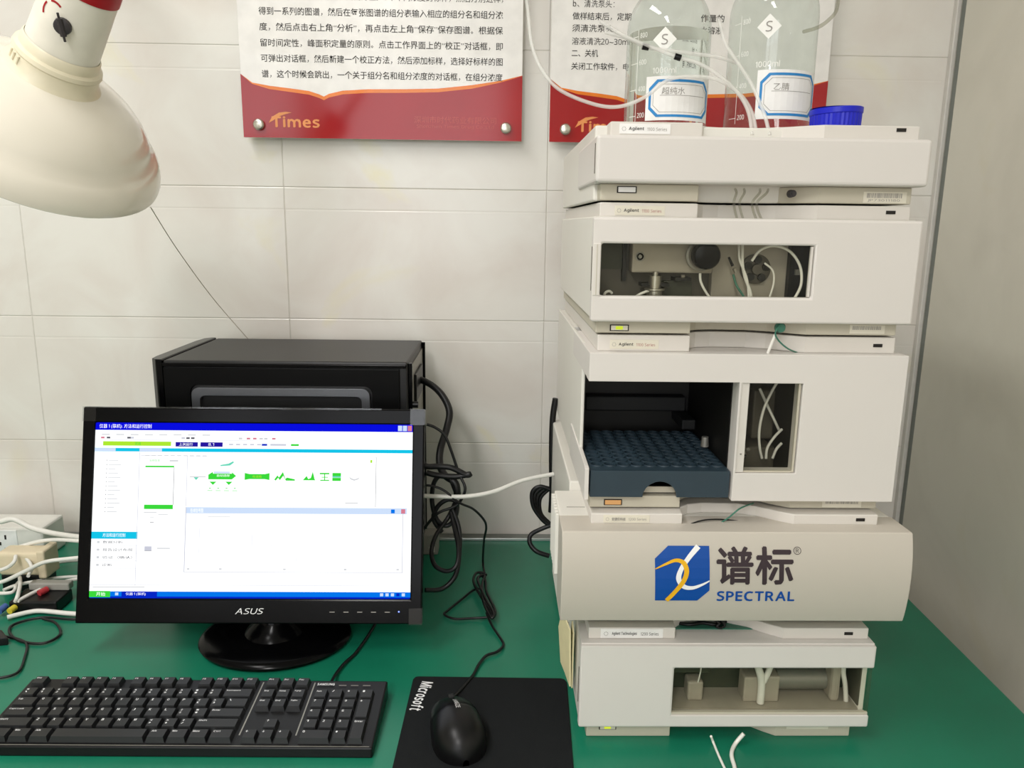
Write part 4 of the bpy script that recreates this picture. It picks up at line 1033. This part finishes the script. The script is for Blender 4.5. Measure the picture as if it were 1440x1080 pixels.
for i in range(36):
    a_, b_ = msurf(.002 + .996 * i / 36, -1), msurf(.002 + .996 * (i + 1) / 36, -1); c_, e_ = msurf(.002 + .996 * i / 36, 1), msurf(.002 + .996 * (i + 1) / 36, 1)
    sh2.add([a_, b_, (b_.x, b_.y, 0), (a_.x, a_.y, 0)], [(0, 1, 2, 3)]); sh2.add([c_, e_, (e_.x, e_.y, 0), (c_.x, c_.y, 0)], [(3, 2, 1, 0)])
    sh2.add([(a_.x, a_.y, 0), (b_.x, b_.y, 0), (e_.x, e_.y, 0), (c_.x, c_.y, 0)], [(0, 1, 2, 3)])
obj('shell', sh2, 'black_plastic', mouse, smooth=70, local=True)
obj('button', mpatch(.56, .985, -.78, -.03, 14, 8, .0006), 'black_plastic', mouse, smooth=70, local=True)
obj('button', mpatch(.56, .985, .03, .78, 14, 8, .0006), 'black_plastic', mouse, smooth=70, local=True)
wc = msurf(.80, 0); obj('scroll_wheel', MB().cyl((-.003, wc.y, wc.z - .004), (.003, wc.y, wc.z - .004), .0075, n=20), 'black_matte', mouse, smooth=40, local=True)
mt_ = text_box('LANGZE', 0, .023, 0, .0052, 0, .01)
flatprint('brand_lettering', bend_mesh(mt_, [.002 * k for k in range(12)], lambda p: msurf(.64 - p.x / ML, (p.z - .0026) / (MWd / 2) * .64 + .02, .0010)), 'print_white', mouse, local=True)

# ================================================================= cables and tubing (centre lines in metres)
PATHS = {
    'w_top': [(-1.02, 1.27, 0.03), (-0.95, 1.25, 0.07), (-0.873, 1.24, 0.091), (-0.837, 1.24, 0.093), (-0.813, 1.24, 0.097), (-0.785, 1.24, 0.082), (-0.747, 1.235, 0.074), (-0.697, 1.22, 0.074), (-0.629, 1.2, 0.074)],
    'w_2': [(-1.0, 1.27, 0.02), (-0.93, 1.22, 0.03), (-0.852, 1.2, 0.044), (-0.817, 1.2, 0.052), (-0.78, 1.2, 0.066), (-0.738, 1.19, 0.08), (-0.698, 1.18, 0.086), (-0.625, 1.15, 0.094)],
    'w_3': [(-1.0, 1.2, 0.004), (-0.9, 1.16, 0.008), (-0.811, 1.15, 0.022), (-0.783, 1.15, 0.028), (-0.741, 1.14, 0.05), (-0.7, 1.13, 0.071), (-0.649, 1.12, 0.082), (-0.589, 1.1, 0.097)],
    'w_4': [(-0.764, 1.244, 0.012), (-0.748, 1.258, 0.012), (-0.693, 1.27, 0.012)],
    'w_5': [(-0.775, 1.136, 0.02), (-0.764, 1.155, 0.02), (-0.734, 1.171, 0.02), (-0.712, 1.192, 0.015), (-0.656, 1.197, 0.015)],
    'w_6': [(-0.729, 1.097, 0.022), (-0.72, 1.127, 0.022), (-0.708, 1.156, 0.02), (-0.684, 1.174, 0.02), (-0.642, 1.192, 0.02)],
    'w_7': [(-0.734, 1.076, 0.006), (-0.712, 1.092, 0.006), (-0.693, 1.096, 0.006), (-0.645, 1.088, 0.006), (-0.589, 1.084, 0.006)],
    'w_8': [(-0.785, 1.126, 0.02), (-0.763, 1.126, 0.02), (-0.757, 1.133, 0.02), (-0.766, 1.155, 0.02), (-0.769, 1.173, 0.02)],
    'w_9': [(-0.734, 1.099, 0.02), (-0.731, 1.101, 0.028), (-0.75, 1.139, 0.028), (-0.763, 1.16, 0.03)],
    'w_10': [(-0.798, 1.15, 0.043), (-0.774, 1.15, 0.052), (-0.762, 1.15, 0.062), (-0.765, 1.16, 0.067)],
    'w_11': [(-0.757, 1.17, 0.061), (-0.744, 1.16, 0.055), (-0.736, 1.15, 0.05), (-0.73, 1.13, 0.047)],
    'w_thin': [(-0.808, 1.357, 0.02), (-0.797, 1.345, 0.0), (-0.768, 1.339, 0.0)],
    'b_loop': [(-0.606, 1.116, 0.003), (-0.629, 1.078, 0.003), (-0.685, 1.082, 0.003), (-0.715, 1.061, 0.003), (-0.706, 1.036, 0.003), (-0.675, 1.013, 0.003), (-0.641, 1.009, 0.003), (-0.632, 1.033, 0.003), (-0.656, 1.065, 0.003), (-0.68, 1.074, 0.005)],
    'b_tail': [(-0.734, 1.026, 0.003), (-0.704, 1.026, 0.003), (-0.667, 1.009, 0.003), (-0.646, 0.971, 0.003), (-0.634, 0.936, 0.003), (-0.649, 0.923, 0.003), (-0.667, 0.922, 0.003)],
    'b_2': [(-0.95, 1.2, 0.004), (-0.89, 1.2, 0.012), (-0.842, 1.218, 0.03), (-0.809, 1.241, 0.035), (-0.783, 1.257, 0.02), (-0.774, 1.246, 0.004)],
    'pc_power': [(-0.155, 1.27, 0.338), (-0.135, 1.27, 0.34), (-0.11, 1.26, 0.332), (-0.089, 1.24, 0.318), (-0.076, 1.22, 0.296), (-0.079, 1.2, 0.273), (-0.087, 1.17, 0.248), (-0.087, 1.15, 0.229), (-0.078, 1.13, 0.217), (-0.061, 1.12, 0.207), (-0.058, 1.12, 0.184)],
    'vga': [(-0.115, 1.12, 0.252), (-0.107, 1.12, 0.235), (-0.088, 1.12, 0.234), (-0.067, 1.12, 0.232), (-0.045, 1.12, 0.221), (-0.04, 1.12, 0.222), (-0.061, 1.12, 0.218), (-0.089, 1.12, 0.22), (-0.105, 1.12, 0.224)],
    'thin1': [(-0.104, 1.12, 0.3), (-0.091, 1.12, 0.295), (-0.077, 1.12, 0.283), (-0.067, 1.12, 0.258), (-0.056, 1.12, 0.224), (-0.046, 1.11, 0.205), (-0.05, 1.11, 0.188), (-0.061, 1.11, 0.174), (-0.088, 1.11, 0.162), (-0.11, 1.11, 0.136)],
    'loop': [(-0.061, 1.12, 0.195), (-0.07, 1.12, 0.216), (-0.083, 1.12, 0.22), (-0.094, 1.12, 0.207), (-0.097, 1.12, 0.178), (-0.09, 1.12, 0.149), (-0.075, 1.12, 0.138), (-0.062, 1.12, 0.151), (-0.059, 1.12, 0.175), (-0.072, 1.12, 0.181), (-0.088, 1.12, 0.17), (-0.095, 1.12, 0.149), (-0.082, 1.12, 0.128)],
    'bigloop': [(-0.062, 1.12, 0.175), (-0.073, 1.12, 0.151), (-0.089, 1.1, 0.132), (-0.095, 1.08, 0.114), (-0.088, 1.06, 0.1), (-0.07, 1.05, 0.096), (-0.056, 1.05, 0.105), (-0.054, 1.07, 0.122), (-0.061, 1.1, 0.14), (-0.068, 1.12, 0.161)],
    'bigtail': [(-0.066, 1.12, 0.167), (-0.055, 1.11, 0.136), (-0.054, 1.09, 0.104), (-0.059, 1.07, 0.079), (-0.078, 1.06, 0.063), (-0.102, 1.05, 0.066)],
    'usb': [(-0.105, 1.1, 0.211), (-0.092, 1.1, 0.209), (-0.076, 1.1, 0.202), (-0.055, 1.1, 0.184), (-0.034, 1.12, 0.166), (-0.018, 1.14, 0.141), (-0.014, 1.16, 0.119), (-0.018, 1.2, 0.08), (-0.021, 1.278, 0.006), (-0.016, 1.221, 0.006)],
    'bundle1': [(-0.016, 1.224, 0.01), (-0.031, 1.22, 0.012), (-0.035, 1.187, 0.012), (-0.022, 1.137, 0.012), (-0.005, 1.082, 0.012), (-0.001, 1.077, 0.008), (0.001, 1.091, 0.012), (-0.013, 1.152, 0.012), (-0.016, 1.191, 0.014), (-0.024, 1.21, 0.014)],
    'bundle2': [(-0.014, 1.206, 0.016), (-0.028, 1.186, 0.018), (-0.015, 1.121, 0.018), (-0.001, 1.075, 0.016), (-0.005, 1.065, 0.014), (-0.017, 1.111, 0.016), (-0.02, 1.165, 0.018), (-0.016, 1.196, 0.018)],
    'sideloop': [(-0.023, 1.174, 0.006), (-0.035, 1.173, 0.004), (-0.052, 1.143, 0.004), (-0.072, 1.106, 0.004), (-0.077, 1.092, 0.004), (-0.06, 1.079, 0.004), (-0.033, 1.081, 0.004), (-0.011, 1.08, 0.006)],
    'mouse': [(-0.012, 1.09, 0.008), (-0.003, 1.058, 0.004), (0.011, 1.018, 0.004), (0.013, 1.002, 0.004), (0.004, 0.986, 0.004), (-0.011, 0.976, 0.004), (-0.021, 0.953, 0.004), (-0.028, 0.928, 0.004), (-0.041, 0.897, 0.005), (-0.049, 0.88, 0.006), (-0.053, 0.861, 0.009), (-0.052, 0.847, 0.012)],
    'white_lan': [(-0.107, 1.1, 0.194), (-0.071, 1.1, 0.193), (-0.039, 1.1, 0.194), (-0.002, 1.11, 0.198), (0.042, 1.13, 0.209), (0.091, 1.15, 0.213)],
    'hang1': [(0.097, 1.22, 0.319), (0.093, 1.22, 0.283), (0.093, 1.22, 0.223), (0.095, 1.22, 0.161), (0.094, 1.22, 0.123)],
    'coil': [(0.095, 1.22, 0.161), (0.075, 1.22, 0.168), (0.062, 1.22, 0.158), (0.064, 1.22, 0.133), (0.079, 1.22, 0.11), (0.091, 1.22, 0.1)],
    'coil_low': [(0.096, 1.22, 0.1), (0.077, 1.22, 0.092), (0.061, 1.22, 0.082), (0.059, 1.21, 0.071), (0.07, 1.2, 0.061), (0.091, 1.2, 0.053)],
    'kb': [(-0.175, 1.1, 0.003), (-0.183, 1.04, 0.003), (-0.194, 0.985, 0.003), (-0.204, 0.958, 0.004), (-0.21, 0.932, 0.005), (-0.21, 0.902, 0.012), (-0.206, 0.88, 0.018)],
    'lampwire': [(-0.437, 1.0, 0.611), (-0.488, 1.2, 0.55), (-0.491, 1.34, 0.464), (-0.45, 1.39, 0.385)],
    'tubeA': [(0.027, 0.9, 0.848), (0.031, 0.9, 0.823), (0.035, 0.895, 0.79), (0.045, 0.89, 0.764), (0.065, 0.885, 0.741), (0.1, 0.88, 0.726), (0.129, 0.875, 0.722), (0.156, 0.87, 0.731), (0.181, 0.868, 0.749), (0.208, 0.868, 0.753), (0.235, 0.868, 0.75), (0.259, 0.868, 0.736), (0.272, 0.866, 0.719), (0.275, 0.855, 0.698), (0.276, 0.85, 0.674)],
    'tubeB': [(0.113, 0.885, 0.8), (0.14, 0.88, 0.792), (0.157, 0.878, 0.784), (0.178, 0.878, 0.781), (0.209, 0.878, 0.778), (0.236, 0.878, 0.775), (0.258, 0.885, 0.771)],
    'tubeC': [(0.108, 0.88, 0.809), (0.135, 0.878, 0.794), (0.166, 0.875, 0.782), (0.191, 0.872, 0.773), (0.215, 0.87, 0.766), (0.239, 0.868, 0.752), (0.259, 0.866, 0.734), (0.269, 0.862, 0.715), (0.27, 0.85, 0.692)],
    'tubeD': [(0.234, 0.878, 0.814), (0.242, 0.876, 0.789), (0.255, 0.874, 0.771), (0.271, 0.872, 0.749), (0.281, 0.866, 0.727), (0.286, 0.86, 0.712), (0.289, 0.85, 0.692)],
    'tubeE': [(0.382, 0.93, 0.856), (0.377, 0.92, 0.835), (0.365, 0.91, 0.822), (0.35, 0.9, 0.812), (0.331, 0.89, 0.805)],
    'chA': [(0.25, 0.832, 0.634), (0.246, 0.822, 0.622), (0.255, 0.835, 0.612)],
    'dt1': [(0.255, 0.792, 0.012), (0.259, 0.793, 0.002), (0.259, 0.769, 0.002), (0.26, 0.74, 0.002)],
    'dt2': [(0.294, 0.794, 0.014), (0.284, 0.791, 0.003), (0.274, 0.773, 0.003), (0.271, 0.752, 0.003), (0.268, 0.733, 0.003)],
    'greentube': [(0.307, 0.822, 0.493), (0.301, 0.815, 0.489), (0.3, 0.815, 0.483), (0.306, 0.817, 0.475), (0.317, 0.82, 0.467), (0.332, 0.83, 0.461)],
    'clear2': [(0.301, 0.818, 0.483), (0.298, 0.818, 0.474), (0.295, 0.82, 0.462)],
    'oventube1': [(0.298, 0.835, 0.284), (0.276, 0.815, 0.285), (0.264, 0.815, 0.274), (0.254, 0.82, 0.264)],
    'oventube2': [(0.211, 0.81, 0.264), (0.232, 0.815, 0.27), (0.254, 0.82, 0.27), (0.279, 0.822, 0.267), (0.301, 0.815, 0.266), (0.312, 0.81, 0.265)],
    'wtube3': [(0.261, 0.806, 0.0), (0.261, 0.803, -0.001)],
}
def C_(k, name, label, r, mat, cat='cable', group=None): return cable(name, label, PATHS[k], r, mat, group, cat)
C_('w_top', 'power_cable', 'thick white cable arching over the power strip', .0048, 'cable_white')
C_('w_2', 'white_cable', 'white cable crossing the front of the power strip into the monitor edge', .0032, 'cable_white')
C_('w_3', 'white_cable', 'white cable rising from the left edge past the beige plug', .0032, 'cable_white')
C_('w_4', 'white_cable', 'short pale cable lying just right of the power strip', .0028, 'cable_white')
C_('w_5', 'white_cable', 'pale cable lying behind the coloured plugs', .0028, 'cable_white')
C_('w_6', 'white_cable', 'white cable running over the dark plug block toward the monitor', .0030, 'cable_white')
C_('w_7', 'white_cable', 'frontmost white cable lying flat before the dark plug block', .0036, 'cable_white')
C_('w_8', 'white_cable', 'short curled white cable at the left frame edge', .0028, 'cable_white')
C_('w_9', 'white_cable', 'short white cable standing beside the yellow plug', .0030, 'cable_white')
C_('w_10', 'white_cable', 'white cable leaving the beige plug to the left', .0030, 'cable_white')
C_('w_11', 'white_cable', 'white cable hanging from the right of the beige plug', .0028, 'cable_white')
C_('b_loop', 'thin_cable', 'thin black cable forming a round loop on the green bench', .0019, 'cable_black')
C_('b_tail', 'thin_cable', 'thin black cable curving to the left frame edge below the loop', .0018, 'cable_black')
C_('b_2', 'thin_cable', 'dark cable lying across the power strip front', .0026, 'cable_black')
C_('pc_power', 'power_cable', 'thick black power cable plugged into the tower back', .0058, 'cable_black')
C_('vga', 'video_cable', 'stiff black video cable sticking out beside the monitor edge', .0046, 'cable_black')
C_('thin1', 'thin_cable', 'thin black cable arching down beside the monitor', .0022, 'cable_black')
C_('loop', 'black_cable', 'black cable knotted in small loops behind the monitor', .0036, 'cable_black')
C_('bigloop', 'black_cable', 'black cable hanging in one long oval loop', .0034, 'cable_black')
C_('bigtail', 'black_cable', 'black cable trailing from the loops down to the bench', .0036, 'cable_black')
C_('usb', 'mouse_cable', 'thin black mouse lead dropping along the wall to the bench', .0019, 'cable_black')
C_('bundle1', 'cable_bundle', 'folded bundle of black mouse lead, lower windings', .0022, 'cable_black')
C_('bundle2', 'cable_bundle', 'folded bundle of black mouse lead, upper windings', .0022, 'cable_black')
C_('sideloop', 'mouse_cable', 'slack side loop of mouse lead left of the folded bundle', .0018, 'cable_black')
C_('mouse', 'mouse_cable', 'black mouse lead running from the bundle to the mouse', .0019, 'cable_black')
C_('white_lan', 'network_cable', 'white network cable spanning from the monitor to the instrument stack', .0034, 'cable_white')
C_('hang1', 'black_cable', 'black cable hanging straight behind the left side of the stack', .0050, 'cable_black')
for k in range(4):
    q = PATHS['coil']; cable('coiled_cable', ('outermost', 'second', 'third', 'innermost')[k] + ' winding of the black coil beside the stack',
        [(x + k * .0045 * (1 if x < .09 else 0), y + .004 * k, z - k * .006 * math.sin(i * .6)) for i, (x, y, z) in enumerate(q)], .0036, 'cable_black', 'windings of the black coil')
C_('coil_low', 'black_cable', 'black cable bowing out below the coil near the bench edge trim', .0040, 'cable_black')
C_('kb', 'keyboard_cable', 'black keyboard lead curving out of the keyboard back', .0022, 'cable_black')
C_('lampwire', 'lamp_wire', 'hair-thin grey wire slanting from the lamp shade to the tower', .0007, 'wire_pale')
C_('tubeA', 'solvent_tube', 'long clear tube drooping left of the bottles and over their labels', .0021, 'tube_milky', 'tube')
C_('tubeB', 'solvent_tube', 'clear tube crossing the filled bottle with upper black ferrule', .0021, 'tube_milky', 'tube')
C_('tubeC', 'solvent_tube', 'clear tube crossing the filled bottle with lower black ferrule', .0021, 'tube_milky', 'tube')
C_('tubeD', 'solvent_tube', 'clear tube dropping between the two bottles', .0021, 'tube_milky', 'tube')
C_('tubeE', 'solvent_tube', 'short clear tube curling behind the empty bottle at right', .0020, 'tube_clear', 'tube')
for k, (p, q) in enumerate((('tubeB', 2), ('tubeC', 3))):
    a_, b_ = Vector(PATHS[p][q]), Vector(PATHS[p][q + 1]); d_ = (b_ - a_).normalized()
    obj('ferrule', MB().cyl(a_ - d_ * .0035, a_ + d_ * .0035, .0034, n=12), 'black_plastic', None, smooth=40, label=('black ferrule on the upper clear tube', 'black ferrule on the lower clear tube')[k], cat='ferrule')
for k, x in enumerate((.247, .253, .2665, .2715)):
    dx = (.010, .016, .022, .028)[k]
    cable('solvent_tube', ('first', 'second', 'third', 'fourth')[k] + ' thin clear tube from left passing from the degasser to the pump top', [(x + dx * .6, .84, .6355), (x + dx * .4, .828, .631), (x, .8215, .6215), (x + .003, .826, .613), (x + .008 + dx * .1, .836, .6045)], .0013, 'tube_clear', 'tubes between degasser and pump', 'tube')
C_('greentube', 'capillary', 'green capillary curling over the autosampler top strip', .0009, 'tube_green', 'tube')
obj('green_fitting', MB().lathe([(0, .0055), (.003, .006), (.006, .0045), (.006, 0)], 18, (.3075, .826, .4895), (0, -1, 0)), 'tube_green', None, smooth=40, label='small green screw fitting under the pump cover', cat='fitting')
C_('clear2', 'capillary', 'clear capillary beside the green fitting', .0017, 'tube_white', 'tube')
C_('oventube1', 'capillary', 'dark green capillary slanting above the oven door', .0009, 'tube_green', 'tube')
C_('oventube2', 'capillary', 'dark capillary lying on the oven top', .0009, 'cable_black', 'tube')
C_('dt1', 'drain_tube', 'thin white drain tube on the bench below the detector', .0015, 'tube_white', 'tube')
C_('dt2', 'drain_tube', 'thicker bent white drain tube on the bench below the detector', .0024, 'tube_white', 'tube')

# power strip with plugs at the far left
ps = empty('power_strip', (-.93, 1.325, 0), 'white power strip standing against the wall at left', 'power strip')
box('strip_body', -1.15, -.80, 1.292, 1.36, 0, .060, 'cable_white', ps, .004)
for k in range(3):
    fx = -.875 - k * .085
    f_ = box('socket_face', fx - .03, fx + .03, 1.2905, 1.293, .005, .056, 'label_white', ps, .002)
    for (sx, sz, w_, h_) in ((-.010, .043, .003, .008), (.010, .043, .003, .008), (-.008, .019, .003, .008), (.008, .019, .003, .008), (0, .031, .003, .006)):
        box('socket_hole', fx + sx - w_ / 2, fx + sx + w_ / 2, 1.2898, 1.2912, sz - h_ / 2, sz + h_ / 2, 'slot', f_)
pl = empty('power_plug', (-.765, 1.18, 0), 'beige plug adapter among white cables at left', 'plug')
box('plug_body', -.80, -.728, 1.165, 1.20, .030, .070, 'beige_plug', pl, .006, seg=3)
box('plug_rim', -.735, -.722, 1.162, 1.203, .026, .074, 'beige_plug', pl, .003)
box('plug_block', -.80, -.73, 1.17, 1.205, .0, .030, 'black_plastic', pl, .003)
sb = empty('plug_block', (-.72, 1.115, 0), 'dark connector block with red, yellow and blue plugs', 'connector')
box('block_body', -.745, -.672, 1.098, 1.145, 0, .020, 'black_plastic', sb, .003)
box('grey_top', -.735, -.672, 1.135, 1.15, .020, .032, 'cable_grey', sb, .002)
obj('red_plug', MB().cyl((-.709, 1.118, .024), (-.703, 1.130, .025), .005, n=14), 'red_plug', sb, smooth=40)
obj('yellow_plug', MB().cyl((-.737, 1.087, .010), (-.735, 1.098, .011), .0048, n=14), 'yellow_plug', sb, smooth=40)
obj('blue_plug', MB().cyl((-.752, 1.086, .010), (-.750, 1.10, .012), .005, n=14), 'blue_plug', sb, smooth=40)
bk = obj('black_box', plate([(-.80, .985), (-.69, 1.008), (-.712, 1.03), (-.80, 1.03)], [], 0, .012, 'xy'), 'black_plastic', None, .002, label='corner of a flat black device at the left frame edge', cat='device')

# paper tag tied to the detector side
tg = empty('paper_tag', (.0945, .87, .02), 'cream paper tag stuck to the left side of the lowest instrument', 'tag')
obj('tag_sheet', plate([(.845, .118), (.872, .128), (.885, .100), (.878, .055), (.862, .050), (.845, .042)], [], .0905, .0925, 'yz').map(lambda p: (p.x - (p.y - .845) * .25 + (.118 - p.z) * .03, p.y, p.z)), 'paper_tag', tg)
obj('tag_sheet', plate([(.848, .112), (.866, .118), (.888, .07), (.87, .062), (.848, .038)], [], .0955, .0972, 'yz'), 'paper_tag', tg)
obj('tag_string', MB().tube([(.0985, .872, .124), (.094, .868, .1215), (.0905, .862, .116)], .0009), 'cable_white', tg, smooth=60)

bpy.data.scenes.remove(DRAFT)
